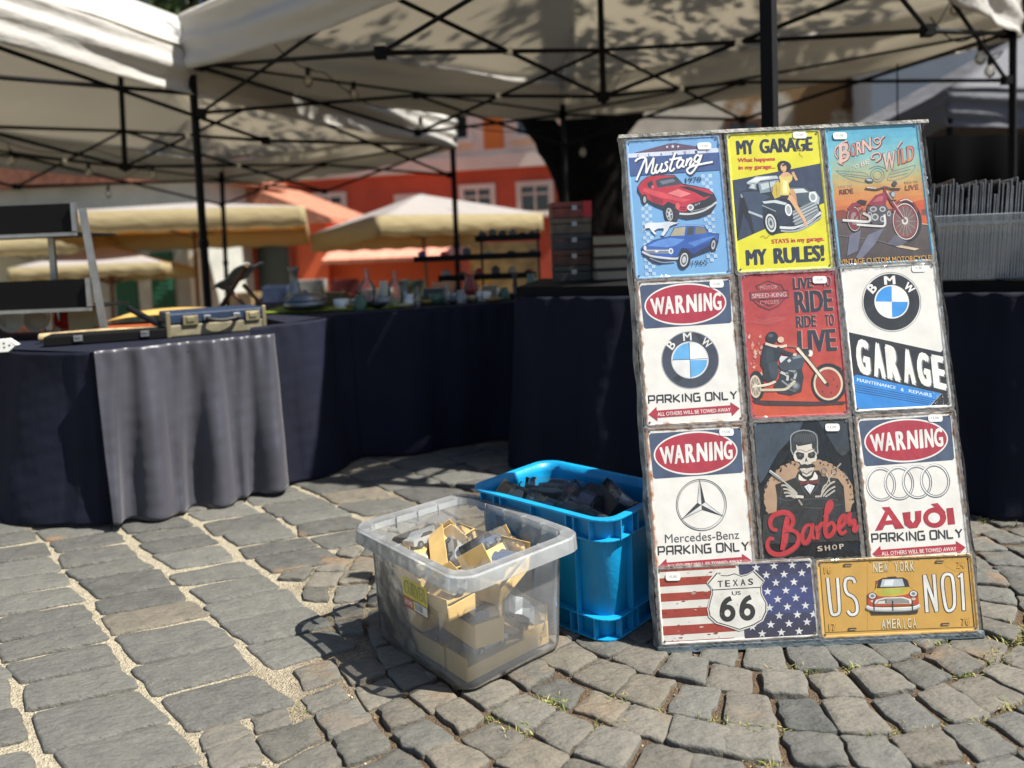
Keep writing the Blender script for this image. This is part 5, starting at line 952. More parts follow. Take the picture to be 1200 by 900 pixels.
# suitcase
sc = empty('suitcase', (-1.185, 2.625, ZL+.001), math.atan2(.16, .267)); tag(sc, 'small vintage suitcase, blue above and cream below, lying on the left table', 'suitcase')
b = MB(); b.box((.165, .11, .022), (.33, .22, .044)); b.build('base', mat('suitcase_cream', '#776f58', .6, var=.25, scale=30, bump=.1), sc, bevel=.006)
b = MB(); b.box((.165, .11, .064), (.33, .22, .040)); b.build('lid', mat('suitcase_blue', '#142842', .55, var=.3, scale=30, bump=.1), sc, bevel=.006)
M_brass = mat('worn_brass', '#8f8468', .4, .6, var=.25)
for x in (.075, .285): b = MB(); b.box((x, -.004, .056), (.050, .008, .034)); b.box((x, -.009, .06), (.026, .006, .018)); b.build('clasp', M_brass, sc, bevel=.002)
b = MB(); b.tube(smooth([(.13, -.002, .060), (.135, -.022, .056), (.18, -.028, .050), (.225, -.022, .056), (.23, -.002, .060)]), .007, 8); b.build('handle', mat('dark_leather', '#1d1a18', .55), sc)
for x in (.13, .23): b = MB(); b.box((x, -.003, .062), (.024, .008, .018)); b.build('handle_mount', M_alu, sc, bevel=.002)
for x in (.004, .326): b = MB(); b.box((x, .004, .045), (.014, .014, .09)); b.build('corner_guard', M_brass, sc, bevel=.003)
# flat black case with clips
fc = empty('flat_case', (-1.53, 2.49, ZL+.001), math.atan2(.14, .36)); tag(fc, 'flat black case with two silver clips at the front edge of the left table', 'case')
b = MB(); b.box((.19, .06, .017), (.38, .12, .034)); b.build('body', M_black, fc, bevel=.004)
for x in (.10, .30): b = MB(); b.box((x, -.003, .022), (.026, .006, .020)); b.box((x, -.006, .028), (.014, .006, .008)); b.build('clip', M_alu, fc, bevel=.001)
# small wares at the left edge
o = MB().prism([(-.10, 0), (-.02, 0), (.004, .018), (-.02, .036), (-.10, .036)], 0, .03, 0, lambda x, y, z: (x, z, y)).build('price_block', M_white, bevel=.002); o.location = (-1.585, 2.43, ZL+.001); o.rotation_euler = (0, 0, R(14)); tag(o, 'white arrow-shaped block with black dots at the left end of the table', 'price block')
d = MB()
for x, z in ((-.045, .012), (-.045, .025), (-.03, .012), (-.03, .025), (-.015, .018)): d.tube([(x, -.0008, z), (x, .001, z)], .003, 8)
d.build('dots', M_black, o)
o = MB().tube([(-1.62, 2.62, ZL+.02), (-1.42, 2.66, ZL+.028), (-1.26, 2.72, ZL+.024)], [.016, .014, .012], 8).build('wooden_stick', mat('bare_wood', '#a8946e', .7, var=.3, scale=30)); tag(o, 'pale round wooden stick lying behind the flat black case', 'stick')
# yellow folding screen lying behind the suitcase
ob = empty('open_album', (-1.56, 2.90, ZL+.001), R(4)); tag(ob, 'open album with yellow pages behind the suitcase', 'album')
b = MB(); b.grid(lambda u, v: Vector((u*.42, v*.2, .040+.022*math.sin(u*3.1)**.7+.012*v)), 14, 3); b.build('pages', mat('yellow_page', '#b9974e', .8, var=.12, scale=40), ob, solid=.004)
b = MB(); b.box((.17, .08, .02), (.38, .2, .016)); b.build('cover', mat('orange_cover', '#b0562c', .6), ob, bevel=.003)
# metal easel arm beside the rack
o = MB().tube([(-1.40, 2.80, ZL+.10), (-1.22, 2.74, ZL+.012)], .011, 8).build('folding_bracket', M_dark_steel); tag(o, 'dark slanting metal bracket between the rack and the suitcase', 'bracket')
# card box and red prints under the rack
o = MB().box((-1.62, 2.92, ZL+.05), (.12, .05, .10)).build('card_box', mat('buff_card', '#b7a27c', .7), bevel=.003); tag(o, 'buff cardboard box standing behind the rack', 'box')
for k, (x, y) in enumerate(((-1.95, 3.0), (-1.84, 2.98), (-1.74, 3.01))):
    o = MB().lathe([(.002, 0), (.03, .002), (.045, .012), (.05, .02), (.047, .02), (.03, .006)], (0, 0, 0), 20).build('painted_plate', mat('plate_'+'abc'[k], ['#d8d4ca', '#c9b8a8', '#b7352a'][k], .3)); o.location = (x, y, ZL+.055); o.rotation_euler = (R(72), 0, R(8)); tag(o, ['white china plate propped below the rack, leftmost of three', 'beige china plate propped below the rack, middle of three', 'red china plate propped below the rack'][k], 'plate', 'china plates below the rack')
# ---------------------------------------------------------------- things on the back table
o = MB().grid(lambda u, v: Vector((-1.05+u*.62, 3.12+v*.5+.1*u, ZB+.006+.004*fbm(u*9, v*9))), 12, 8).build('green_cloth', mat('moss_cloth', '#6d7a1e', .9, var=.25, scale=30, bump=.2, bscale=120), solid=.008); tag(o, 'moss green cloth spread on the left end of the back table', 'cloth')
o = MB().lathe([(.04, 0), (.055, .01), (.06, .06), (.045, .10), (.03, .14), (.035, .19), (.05, .21), (.046, .215), (.028, .19)], (0, 0, 0), 18).build('pewter_jug', mat('pewter', '#77787a', .35, .7, var=.2)); o.location = (-.95, 3.36, ZB+.012); o.scale = (.55, .55, .82); tag(o, 'tall grey pewter jug on the green cloth in front of the shop doorway', 'jug')
ch_ = empty('wooden_chair', (-1.25, 3.42, ZB+.012), R(-25)); tag(ch_, 'small brown folding wooden chair with a grey cloth over it', 'toy chair')
b = MB(); b.tube([(-.07, 0, 0), (.10, .0, .19)], .012, 6); b.build('leg', M_brownwood, ch_); b = MB(); b.tube([(.09, 0, 0), (-.02, 0, .10)], .010, 6); b.build('leg', M_brownwood, ch_); b = MB(); b.tube([(.09, .1, 0), (-.02, .1, .10)], .010, 6); b.build('leg', M_brownwood, ch_)
b = MB(); b.grid(lambda u, v: Vector((-.09+u*.19, -.02+v*.13, .09+u*.11+.008*math.sin(v*9)+.006*math.sin(u*11))), 12, 8); b.build('cloth', mat('grey_rag', '#8a8c88', .85, var=.25, scale=30), ch_, solid=.006)
def vary(o, s): o.scale = s; return o
gls = MB().lathe([(.022, 0), (.030, .006), (.032, .07), (.026, .085), (.010, .10), (.010, .13), (.014, .133), (.010, .134)], (0, 0, 0), 16).build('glass_bottle', M_glassy)
for k, (x, y, s, lab) in enumerate(((-.61, 3.24, 1.25, 'tall clear glass bottle with a narrow neck, left of the clear glassware'), (-.50, 3.30, 1.15, 'clear glass bottle standing second among the clear glassware'), (-.40, 3.26, .62, 'short clear glass bottle in the middle of the back table'), (-.28, 3.32, .72, 'clear glass bottle beside the white cup'), (-.14, 3.34, .60, 'small glass bottle near the right end of the back table'))):
    o = gls if k == 0 else gls.copy()
    if k: COL.objects.link(o)
    o.location = (x, y, ZB+.001); o.scale = (s*.9, s*.9, s); tag(o, lab, 'bottle', 'glass bottles on the back table')
tr = empty('silver_tureen', (-.86, 3.20, ZB+.012)); tag(tr, 'oval silver tureen with a lid on the back table', 'tureen')
MB().lathe([(.05, 0), (.09, .008), (.088, .03), (.08, .04)], (0, 0, 0), 20).build('dish', mat('tarnished_silver', '#6e6f70', .3, .8, var=.25), tr); MB().lathe([(.088, .04), (.084, .055), (.06, .066), (.012, .07), (.010, .082)], (0, 0, 0), 20).build('lid', mat('tarnished_silver', '#6e6f70'), tr)
rs = np.random.default_rng(21); WAR = [('white_cup', '#d6d6d2', 'white china cup'), ('brass_bowl', '#8a7440', 'brass bowl'), ('green_jar', '#3d5c48', 'green glass jar'), ('dark_dish', '#2a2a2c', 'dark metal dish'), ('grey_pot', '#7d7f80', 'grey metal pot'), ('cream_bowl', '#b5a988', 'cream china bowl')]
profs = [[(.02, 0), (.03, .01), (.034, .045), (.031, .045), (.02, .008)], [(.015, 0), (.035, .012), (.045, .03), (.042, .03), (.02, .006)], [(.025, 0), (.028, .03), (.016, .045), (.018, .055), (.014, .055)], [(.03, 0), (.05, .008), (.055, .02), (.05, .02), (.03, .004)]]
xs_ = np.linspace(-.72, .02, 16)
WL = ['beside the silver tureen', 'behind the first tall bottle', 'between the two tall bottles', 'in front of the second tall bottle', 'left of the short bottle', 'behind the short bottle', 'right of the short bottle', 'beside the middle bottle', 'near the black tent leg', 'left of the tent leg', 'right of the tent leg', 'at the front of the back table', 'below the tiered trays', 'under the lowest tray', 'near the right end of the back table', 'at the right end of the back table']
for k, x in enumerate(xs_):
    n_, c_h, l_ = WAR[k % 6]; o = MB().lathe(profs[(k*3) % 4], (0, 0, 0), 16).build(n_, mat(n_, c_h, .3, .3 if 'metal' in l_ or 'brass' in l_ else 0)); o.location = (float(x)+rs.normal(0, .012), 3.14+.34*(x+.72)+rs.uniform(.0, .13), ZB+.001); o.rotation_euler = (0, 0, float(k)); s = rs.uniform(.75, 1.15); o.scale = (s, s, s); tag(o, l_+' '+WL[k], n_.split('_')[1], 'small wares on the back table')
# tiered display trays with dark trinkets
table('trestle_table', [(-.75, 4.1), (.55, 4.1), (.55, 4.75), (-.75, 4.75)], .50, 'low black table far back under the tiered trays', [(-.6, 4.2), (.4, 4.2), (-.6, 4.6), (.4, 4.6)], M_black)
td = empty('tiered_stand', (0, 4.25, .50)); tag(td, 'tiered black display stand with three trays on the rear table', 'display stand')
for x in (-.16, .16): b = MB(); b.tube([(x, .10, 0), (x, .10, .40)], .007, 6); b.build('post', M_dark_steel, td)
TR = [(-.40, .14, .135, .0), (-.53, .17, .245, .02), (-.19, .17, .345, .06)]
for x0, x1, z, y in TR: b = MB(); b.box(((x0+x1)/2, .04+y*.5, z), (x1-x0, .16, .012)); b.box(((x0+x1)/2, -.04+y*.5, z+.012), (x1-x0, .006, .03)); b.build('tray', M_black, td)
for j, (x0, x1, z, y) in enumerate(TR):
    for k in range(6):
        x = x0+.04+(x1-x0-.08)*k/5; cc = [['#7c7c78', '#4a3a2c', '#8a1f22', '#2a2a2e', '#9a8c70', '#5c1a20'], ['#1f2a55', '#a32222', '#3a3a3e', '#8a8a86', '#2a2a2c', '#55524c'], ['#26262a', '#3a3d36', '#1c1c20', '#4a4a46', '#202024', '#303034']][j][k]
        o = MB().lathe([(.016, 0), (.024, .01), (.018, .03), (.022, .045), (.010, .06), (.004, .065)], (0, 0, 0), 10).build('trinket', mat('trinket_'+cc[1:], cc, .45)); o.location = (x, 4.25+.03+y*.5, .50+z+.0065); o.scale = (1.2, 1, rs.uniform(.5, .95)); tag(o, f"small {['grey', 'dark', 'red', 'black', 'buff', 'maroon'][k] if j == 0 else ['blue', 'red', 'dark grey', 'pale grey', 'black', 'brown'][k] if j == 1 else 'black'} trinket on the {['lowest', 'middle', 'top'][j]} tray of the stand", 'trinket', f"trinkets on the {['lowest', 'middle', 'top'][j]} tray")
# stacks of little wooden boxes on the right table
BXC = [('#3d3a34', 'dark grey'), ('#4a2f22', 'brown'), ('#2f2f30', 'black'), ('#54493a', 'grey brown'), ('#6b3226', 'reddish brown')]
for k in range(5):
    t = empty('wooden_box', (.245, 3.10, ZR+.001+k*.063), R(-4+k*2.2)); c, w = BXC[k]; tag(t, f'{w} wooden box, {["lowest", "second from the bottom", "third from the bottom", "fourth from the bottom", "topmost"][k]} of the taller stack by the tree trunk', 'wooden box', 'stacked wooden boxes on the table')
    b = MB(); b.box((0, 0, .019), (.155, .11, .038)); b.build('body', mat('box_'+w.replace(' ', '_'), c, .6, var=.35, scale=30), t, bevel=.003)
    b = MB(); b.box((0, 0, .051), (.157, .112, .022)); b.build('lid', mat('box_'+w.replace(' ', '_'), c), t, bevel=.003); b = MB(); b.box((.01, -.058, .038), (.02, .005, .018)); b.build('catch', M_alu, t)
    if k == 4: b = MB(); b.box((.062, -.0005, .032), (.034, .116, .064)); b.build('red_end', mat('red_tape', '#a01c22', .5), t)
for k in range(4):
    t = empty('book', (.40, 3.02, ZR+.001+k*.045), R(6-k*4)); tag(t, f'{["black", "grey", "brown", "dark red"][k]} book, {["lowest", "second", "third", "topmost"][k]} of the short stack beside the boxes', 'book', 'stacked books on the table')
    b = MB(); b.box((0, 0, .004), (.15, .11, .005)); b.box((0, 0, .040), (.15, .11, .005)); b.box((0, .054, .022), (.15, .004, .040)); b.build('cover', mat('book_'+'abcd'[k], ['#1d1d20', '#4c4a45', '#4a3626', '#4a1c1e'][k], .6), t); b = MB(); b.box((0, -.002, .022), (.144, .104, .030)); b.build('pages', mat('book_pages', '#8d8470', .8), t)
# record bins at the right
M_bin = thin('clear_bin', '#dfe3e6', .26, .2, .15, .4)
def bin_(x, y, rz, n, label, hgt=.27, glab=''):
    r = empty('record_bin', (x, y, ZR+.001), rz); tag(r, label, 'record bin'); b = MB()
    loft(b, [(rrect(.30, .36, .02, 4), .002), (rrect(.32, .38, .02, 4), .165)], 0, True, False); b.build('body', M_bin, r, solid=.003)
    b = MB(); loft(b, [(rrect(.325, .385, .02, 4), .155), (rrect(.345, .405, .024, 4), .156), (rrect(.345, .405, .024, 4), .182), (rrect(.322, .382, .02, 4), .184)], 0, False, False); b.build('rim', M_bin, r, solid=.002)
    b = MB()
    for k in range(9):
        for sy in (-1, 1): b.box((-.14+k*.035, sy*.20, .169), (.004, .012, .024))
        for sx in (-1, 1): b.box((sx*.17, -.17+k*.042, .169), (.012, .004, .024))
    b.build('rim_ribs', M_bin, r); return r
M_sleeve = mat('black_sleeve', '#131315', .35, var=.3); M_sleeve_e = mat('sleeve_edge', '#c4c4c2', .5, var=.4)
sl = None
for (x, y, rz, n, h, lab) in ((1.375, 2.33, R(-20), 40, .27, 'clear ribbed bin packed with tall black sleeves, nearest the sign board'), (1.80, 2.22, R(-22), 30, .20, 'clear ribbed bin with short pale sleeves at the far right')):
    bn = bin_(x, y, rz, n, lab)
    for k in range(n):
        w = rs.uniform(.25, .27); hh = h*(rs.uniform(.80, .93) if k % 11 in (3, 4) else 1)+rs.normal(0, .007)
        if sl is None:
            sl = empty('record_sleeve'); b = MB(); b.box((0, 0, .5), (.0064, 1, 1)); b.build('sleeve', M_sleeve, sl); b = MB(); b.box((0, -.5035, .5), (.0022, .006, 1)); b.box((0, 0, 1.004), (.0018, 1, .006)); b.build('sleeve_edge', M_sleeve_e, sl); s = sl
        else: s = copy_tree(sl)
        kx = (-.135+.27*k/n)+rs.uniform(-.0012, .0012); s.matrix_world = Matrix.Translation((x, y, ZR+.006)) @ Matrix.Rotation(rz, 4, 'Z') @ Matrix.Translation((kx, 0, 0)) @ Matrix.Rotation(R(rs.normal(3, .5)), 4, 'Y') @ Matrix.Diagonal((1, w*1.2, hh, 1)); tag(s, 'black plastic sleeve filed upright in the bin beside the sign board' if n == 40 else 'short plastic sleeve filed upright in the far right bin', 'record sleeve', 'sleeves in the '+('near' if n == 40 else 'far')+' bin')
fs = empty('record_sleeve', (1.375, 2.33, ZR+.006), R(-20)); tag(fs, 'black sleeve with a white figure printed on it, last in the bin beside the board', 'record sleeve', 'sleeves in the near bin')
b = MB(); b.box((.152, 0, .137), (.004, .30, .274), Euler((0, R(7), 0))); b.build('sleeve', M_sleeve, fs); b = MB(); b.prism([(-.05, .10), (-.01, .06), (.05, .09), (.07, .17), (.03, .25), (-.03, .24), (-.06, .18)], .0, .001, 0, lambda x, y, z: (.158+z+(y-.137)*.12, x, y)); b.build('print', M_white, fs)
pm_ = MB().box((0, 0, 0), (.05, .003, .028)).build('price_card', mat('card_cream', '#d6cfb4', .7)); pm_.location = (1.165, 2.165, ZR+.040); pm_.rotation_euler = (R(-12), 0, R(-20)); tag(pm_, 'upper small cream card tucked below the record bin beside the board', 'card', 'cream cards by the record bin')
p2_ = pm_.copy(); COL.objects.link(p2_); p2_.location = (1.168, 2.158, ZR+.012); tag(p2_, 'lower small cream card tucked below the record bin beside the board', 'card')

# ---------------------------------------------------------------- market tents
def canvas(name, top, under, mix=.45):
    if name in _m: return _m[name]
    m = bpy.data.materials.new(name); m.use_nodes = True; n = m.node_tree.nodes; l = m.node_tree.links; n.remove(n['Principled BSDF'])
    d = n.new('ShaderNodeBsdfDiffuse'); t = n.new('ShaderNodeBsdfTranslucent'); x = n.new('ShaderNodeMixShader'); x.inputs[0].default_value = mix
    d.inputs[0].default_value = lin(top); t.inputs[0].default_value = lin(under); tc = n.new('ShaderNodeTexCoord'); nz = n.new('ShaderNodeTexNoise'); nz.inputs['Scale'].default_value = 5; nz.inputs['Detail'].default_value = 7
    mp = n.new('ShaderNodeMapping'); mp.inputs['Scale'].default_value = (1, 1, 2.5); l.new(tc.outputs['Object'], mp.inputs[0]); l.new(mp.outputs[0], nz.inputs['Vector']); b = n.new('ShaderNodeBump'); b.inputs['Strength'].default_value = .5; b.inputs['Distance'].default_value = .05; l.new(nz.outputs[0], b.inputs['Height']); l.new(b.outputs[0], d.inputs['Normal'])
    l.new(d.outputs[0], x.inputs[1]); l.new(t.outputs[0], x.inputs[2]); l.new(x.outputs[0], n['Material Output'].inputs[0]); _m[name] = m; return m
M_tent = canvas('white_canvas', '#d6d5d2', '#cfc9bc', .50)
def tent(label, A, B, C, D, zt, peak, val=.26, legs='ABCD', m=M_tent, truss=True, seed=0):
    """pop-up tent over the corners A..D (x, y); zt = height of the frame's top nodes"""
    r = empty('market_tent', ((A[0]+C[0])/2, (A[1]+C[1])/2, 0)); tag(r, label, 'tent'); o0 = Vector(r.location)
    Q = [Vector((*p, 0))-o0 for p in (A, B, C, D)]; ze = zt+val-.03; c = Vector((0, 0, peak))
    b = MB(); 
    for i in range(4):                                  # four sloping panels, sagging between their edges
        P, S = Q[i]*1.02, Q[(i+1) % 4]*1.02
        def fn(u, v, P=P, S=S, i=i):
            e = P.lerp(S, u); q = e.lerp(Vector((0, 0, 0)), v); z = ze+(peak-ze)*v
            sag = -.10*math.sin(math.pi*u)*math.sin(math.pi*min(1, v*1.05))*(1-v)-.05*math.sin(math.pi*u)*(1-v)
            sag += .012*fbm(u*14+i, v*9, seed)*(1-v)+.008*math.sin(u*30+v*14+i)*math.exp(-((v-.1)*7)**2)
            return Vector((q.x, q.y, z+sag))
        b.grid(fn, 26, 16)
    b.build('canopy', m, r, solid=.003)
    b = MB()
    for i in range(4):                                  # hanging valance
        P, S = Q[i]*1.02, Q[(i+1) % 4]*1.02; n_ = Vector((S.y-P.y, P.x-S.x, 0)).normalized()
        def fn(u, v, P=P, S=S, n_=n_, i=i):
            e = P.lerp(S, u); z = ze-v*val; sg = -.05*math.sin(math.pi*u)
            return Vector((e.x, e.y, z+sg-(.03*math.sin(math.pi*u)*v)))+n_*((.014*math.sin(u*26+i+seed)+.010*fbm(u*20, v*3, seed+i)+.02*math.sin(math.pi*u))*v+.030*math.sin(v*8+u*4+seed)*math.sin(math.pi*u)+.012*math.sin(v*15-u*9+seed))
        b.grid(fn, 60, 14)
    b.build('valance', m, r, solid=.003)
    zb = zt-.28; q = lambda p, z: Vector((p.x, p.y, z))
    for k, p in zip('ABCD', Q):
        if k not in legs: continue
        g = MB(); g.box((p.x, p.y, (zt+.1)/2), (.038, .038, zt+.1), Matrix.Rotation(math.atan2(Q[1].y-Q[0].y, Q[1].x-Q[0].x), 3, 'Z')); g.box((p.x, p.y, .9), (.048, .048, .05), Matrix.Rotation(math.atan2(Q[1].y-Q[0].y, Q[1].x-Q[0].x), 3, 'Z')); g.box((p.x, p.y, .004), (.10, .10, .008)); g.build('leg', M_black, r, bevel=.006)
    if truss:
        for i in range(4):
            P, S = Q[i]*.985, Q[(i+1) % 4]*.985; Mm = (P+S)/2; g = MB()
            for a_, z1, b_, z2 in ((P, zt, Mm, zb), (P, zb, Mm, zt), (Mm, zt, S, zb), (Mm, zb, S, zt)): g.tube([q(a_, z1), q(b_, z2)], .0125, 4)
            g.tube([q(P, zt+.02), q(S, zt+.02)], .010, 4)
            for p_, zz in ((P, zt), (P, zb), (Mm, zt), (Mm, zb), (S, zt)): g.box(q(p_, zz), (.05, .05, .05))
            g.build('side_truss', M_black, r)
            g = MB()
            for z1, z2 in ((zt, zb), (zb, zt)): g.tube([q(Mm, z1), Vector((0, 0, z2))], .0125, 4)
            g.build('centre_truss', M_black, r)
            for w in (Mm*.5,): g = MB(); g.box(q(w, (zt+zb)/2), (.05, .03, .035)); g.build('joint', M_white, r)
        g = MB(); g.tube([(0, 0, zb-.04), (0, 0, peak-.02)], .02, 8); g.box((0, 0, zb), (.07, .07, .05)); g.build('centre_pole', M_black, r)
    return r
TA, TB, TC, TD = (-1.90, 4.79), (.768, 2.255), (3.12, 4.78), (.53, 7.10)
tent('big white canopy tent over the stall, black leg rising behind the sign board', TA, TB, TC, TD, 1.98, 2.86, .34, seed=1)
tent('white canopy tent at the left, its sunlit roof seen from outside', (-2.75, 3.3), (-.50, 7.2), (-3.27, 8.8), (-5.52, 4.9), 1.84, 2.92, .27, legs='BCD', seed=3).rotation_euler.x = R(-3)
M_grey = canvas('grey_canvas', '#7d7e83', '#55565c', .25)
tent('dark grey canopy tent beyond the record bins at the right', (3.6, 6.3), (6.6, 6.0), (6.9, 9.2), (3.9, 9.5), 1.66, 2.75, .30, m=M_grey, truss=False, seed=5)
o = MB().grid(lambda u, v: Vector((2.66+u*2.6, 5.0+u*.5+.03*math.sin(u*50), .05+v*1.36)), 60, 4).build('back_curtain', mat('black_curtain', '#040405', .95, spec=.02), solid=.004); tag(o, 'black curtain hanging behind the record bins', 'curtain')
o = MB().box((2.32, 3.7, .90), (.17, .14, .07)).build('orange_box', mat('orange_box', '#c0603c', .5), bevel=.006); 
o.location = (0, 0, 0); tag(o, 'orange box far right, behind the record bins under the black curtain', 'box')
ex = empty('display_pedestal', (2.30, 3.7, 0)); tag(ex, 'dark pedestal under the orange box', 'pedestal'); MB().box((0, 0, .43), (.30, .26, .86)).build('body', M_black, ex, bevel=.004)
o = MB().lathe([(.02, 0), (.06, .02), (.075, .07), (.06, .12), (.02, .14)], (0, 0, 0), 18).build('white_lantern', mat('milk_glass', '#b9c2c2', .3)); o.location = (2.12, 4.2, 1.08); tag(o, 'round white glass lantern hanging before the black curtain', 'lantern')
MB().tube([(0, 0, .135), (0, 0, .62)], .004, 5).build('cord', M_black, o)
# ---------------------------------------------------------------- festoon lights
def lights(label, pts, bulbs):
    P = [at(*p) for p in pts]; o0 = P[0]; r = empty('string_lights', o0); tag(r, label, 'string lights', 'strings of bulbs under the tents')
    Q = []
    for i in range(len(P)-1):
        for k in range(8): t = k/8; Q.append(P[i].lerp(P[i+1], t)-o0+Vector((0, 0, -.10*math.sin(math.pi*t))))
    Q.append(P[-1]-o0); b = MB(); b.tube(Q, .004, 5); b.build('cable', M_black, r)
    for u, v, y in bulbs:
        p = at(u, v, y)-o0; near = min(Q, key=lambda q: (q-p).length); b = MB(); b.lathe([(.003, .0), (.022, .012), (.031, .034), (.028, .055), (.015, .078), (.013, .082)], (p.x, p.y, p.z-.06), 14); g = b.build('bulb', M_bulb, r)
        b = MB(); b.tube([(p.x, p.y, p.z+.018), (p.x, p.y, p.z+.07)], .015, 10); b.tube([(p.x, p.y, p.z+.07), near], .003, 5); b.build('socket', M_black, g)
lights('string of bulbs crossing under the left tent', [(-30, 150, 6.2), (110, 175, 6.8), (270, 190, 7.6)], [(13, 186, 6.3), (104, 200, 6.8), (179, 203, 7.1), (127, 226, 8.3)])
lights('string of bulbs along the left edge of the big tent', [(290, 10, 4.55), (380, 85, 5.2), (480, 125, 6.0), (650, 150, 6.8), (690, 150, 6.8)], [(295, 38, 4.6), (361, 92, 5.1), (415, 108, 5.4), (493, 148, 6.1), (683, 176, 6.7)])
lights('string of bulbs at the right corner of the big tent', [(1090, 20, 4.4), (1150, 35, 4.6), (1175, 60, 4.7)], [(1149, 64, 4.6), (1160, 80, 4.9), (1120, 6, 4.4)])

# ---------------------------------------------------------------- trees
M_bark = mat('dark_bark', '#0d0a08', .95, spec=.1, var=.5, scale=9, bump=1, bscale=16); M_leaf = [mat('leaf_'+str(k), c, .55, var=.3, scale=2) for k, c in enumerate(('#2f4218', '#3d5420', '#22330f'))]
def leafball(mb, c, r, n, sz, flat=.75):
    for k in range(n):
        d = rng.normal(0, 1, 3); d /= np.linalg.norm(d)+1e-9; q = Vector(c)+Vector(d)*r*rng.uniform(.2, 1)**.6; q.z = c[2]+(q.z-c[2])*flat
        s = sz*rng.uniform(.6, 1.3); e = Euler(rng.uniform(0, 6.28, 3)).to_matrix(); a = e @ Vector((s, 0, 0)); w = e @ Vector((0, s*.5, 0)); mb.add([q-a, q-w, q+a, q+w], [(0, 1, 2, 3)], int(rng.integers(0, 3)))
def tree(name, label, base, H, rad, trunk_r, cz, crown, nclump, nleaf, sz, limbs=6, avoid=None, group=None):
    t = empty(name, base); tag(t, label, 'tree', group); b = MB(); P = [Vector((0, 0, -.1)), Vector((.02, 0, .5)), Vector((-.03, .02, 1.5)), Vector((.05, .04, H*.45)), Vector((.1, .05, H*.8))]
    b.tube(P, [trunk_r*1.5, trunk_r*1.08, trunk_r, trunk_r*.75, trunk_r*.25], 14); C0 = Vector(crown)
    for k in range(limbs):
        a = 2*math.pi*k/limbs+.4; s = P[2].lerp(P[3], .15+.8*k/limbs); e = C0+Vector((math.cos(a)*rad*.7, math.sin(a)*rad*.7, rng.uniform(-.2, .3)*cz)); b.tube(smooth([s, s.lerp(e, .4)+Vector((0, 0, -.2)), e], 5), [trunk_r*.5*(1-i/11)+.02 for i in range(11)], 8)
    b.build('trunk', M_bark, t); g = MB()
    for k in range(nclump):
        for _ in range(40):
            d = rng.normal(0, 1, 3); d /= np.linalg.norm(d); rr_ = rng.uniform(.45, 1)**.5; p = C0+Vector((d[0]*rad*rr_, d[1]*rad*rr_, d[2]*cz*rr_))
            if not avoid or avoid(p+Vector(base)): break
        else: continue
        leafball(g, p, rng.uniform(.35, .75)*min(1, rad/3), nleaf, sz)
    g.build('crown', M_leaf, t); return t
def clear_of_sun(p):                      # the crown stops short of the square, whose near part lies in full sun
    q = p-SUN*((p.z-.3)/SUN.z); n = .69*q.x+.73*q.y; g = p-SUN*((p.z-1.2)/SUN.z); return n > 2.3 and q.y > 2.75 and g.y < 9.6
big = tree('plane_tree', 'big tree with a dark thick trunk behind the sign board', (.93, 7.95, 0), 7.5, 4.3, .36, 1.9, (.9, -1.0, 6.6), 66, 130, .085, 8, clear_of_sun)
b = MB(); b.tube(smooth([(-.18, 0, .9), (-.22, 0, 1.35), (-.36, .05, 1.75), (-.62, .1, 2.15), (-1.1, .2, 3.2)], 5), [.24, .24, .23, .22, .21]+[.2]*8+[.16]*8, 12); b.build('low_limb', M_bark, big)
tree('garden_tree', 'dark green tree showing above the roof of the left tent', (-6.5, 15, -1), 8, 3.0, .2, 2.4, (0, 0, 6.8), 170, 120, .13, 5)
tree('garden_tree', 'light green bushy tree at the far left edge', (-12.3, 18, -1), 4, 1.6, .12, 1.2, (0, 0, 3.0), 34, 110, .09, 4)
# ---------------------------------------------------------------- market umbrellas
M_tan = canvas('tan_canvas', '#b2b4b4', '#dfae4e', .45); M_tanv = canvas('tan_valance', '#b8ad8a', '#cdb98c', .5)
def umbrella(label, x, y, zb, za, ze, half, rot, val=.16):
    r = empty('market_umbrella', (x, y, zb), R(rot)); r.rotation_euler.x = R(-3.5); tag(r, label, 'umbrella', 'tan market umbrellas'); za -= zb; ze -= zb; C = [Vector((sx*half, sy*half, 0)) for sx, sy in ((-1, -1), (1, -1), (1, 1), (-1, 1))]
    b = MB()
    for i in range(4): P, S = C[i], C[(i+1) % 4]; b.grid(lambda u, v, P=P, S=S: Vector((*(P.lerp(S, u)*(1-v)).xy, ze+(za-ze)*v-.08*math.sin(math.pi*u)*(1-v)*v*2)), 12, 8)
    b.build('canopy', M_tan, r, solid=.003); b = MB()
    for i in range(4): P, S = C[i], C[(i+1) % 4]; b.grid(lambda u, v, P=P, S=S: Vector((*P.lerp(S, u).xy, ze-v*val+.012*math.sin(u*40)*v)), 40, 2)
    b.build('valance', M_tanv, r, solid=.003); b = MB(); b.tube([(0, 0, 0), (0, 0, za)], .03, 10); b.build('pole', M_brownwood, r)
    for i in range(8): a = C[i//2] if i % 2 == 0 else (C[i//2]+C[(i//2+1) % 4])/2; b = MB(); b.tube([(0, 0, za-.1), (a.x*.97, a.y*.97, ze+.0)], .012, 5); b.tube([(0, 0, ze-.25), (a.x*.5, a.y*.5, (ze+za)/2-.08)], .010, 5); b.build('rib', M_brownwood, r)
umbrella('tan market umbrella with a white sunlit top, before the red house', -1.35, 12.6, -1, 1.74, 1.24, 1.42, 33, .30)
umbrella('wide tan market umbrella at the left, under the edge of the left tent', -5.0, 12.2, -1, 1.72, 1.41, 1.75, 14, .30)
umbrella('tan market umbrella seen through the metal rack at the far left', -9.0, 14.5, -1, 1.75, 1.15, 2.0, 4, .28)
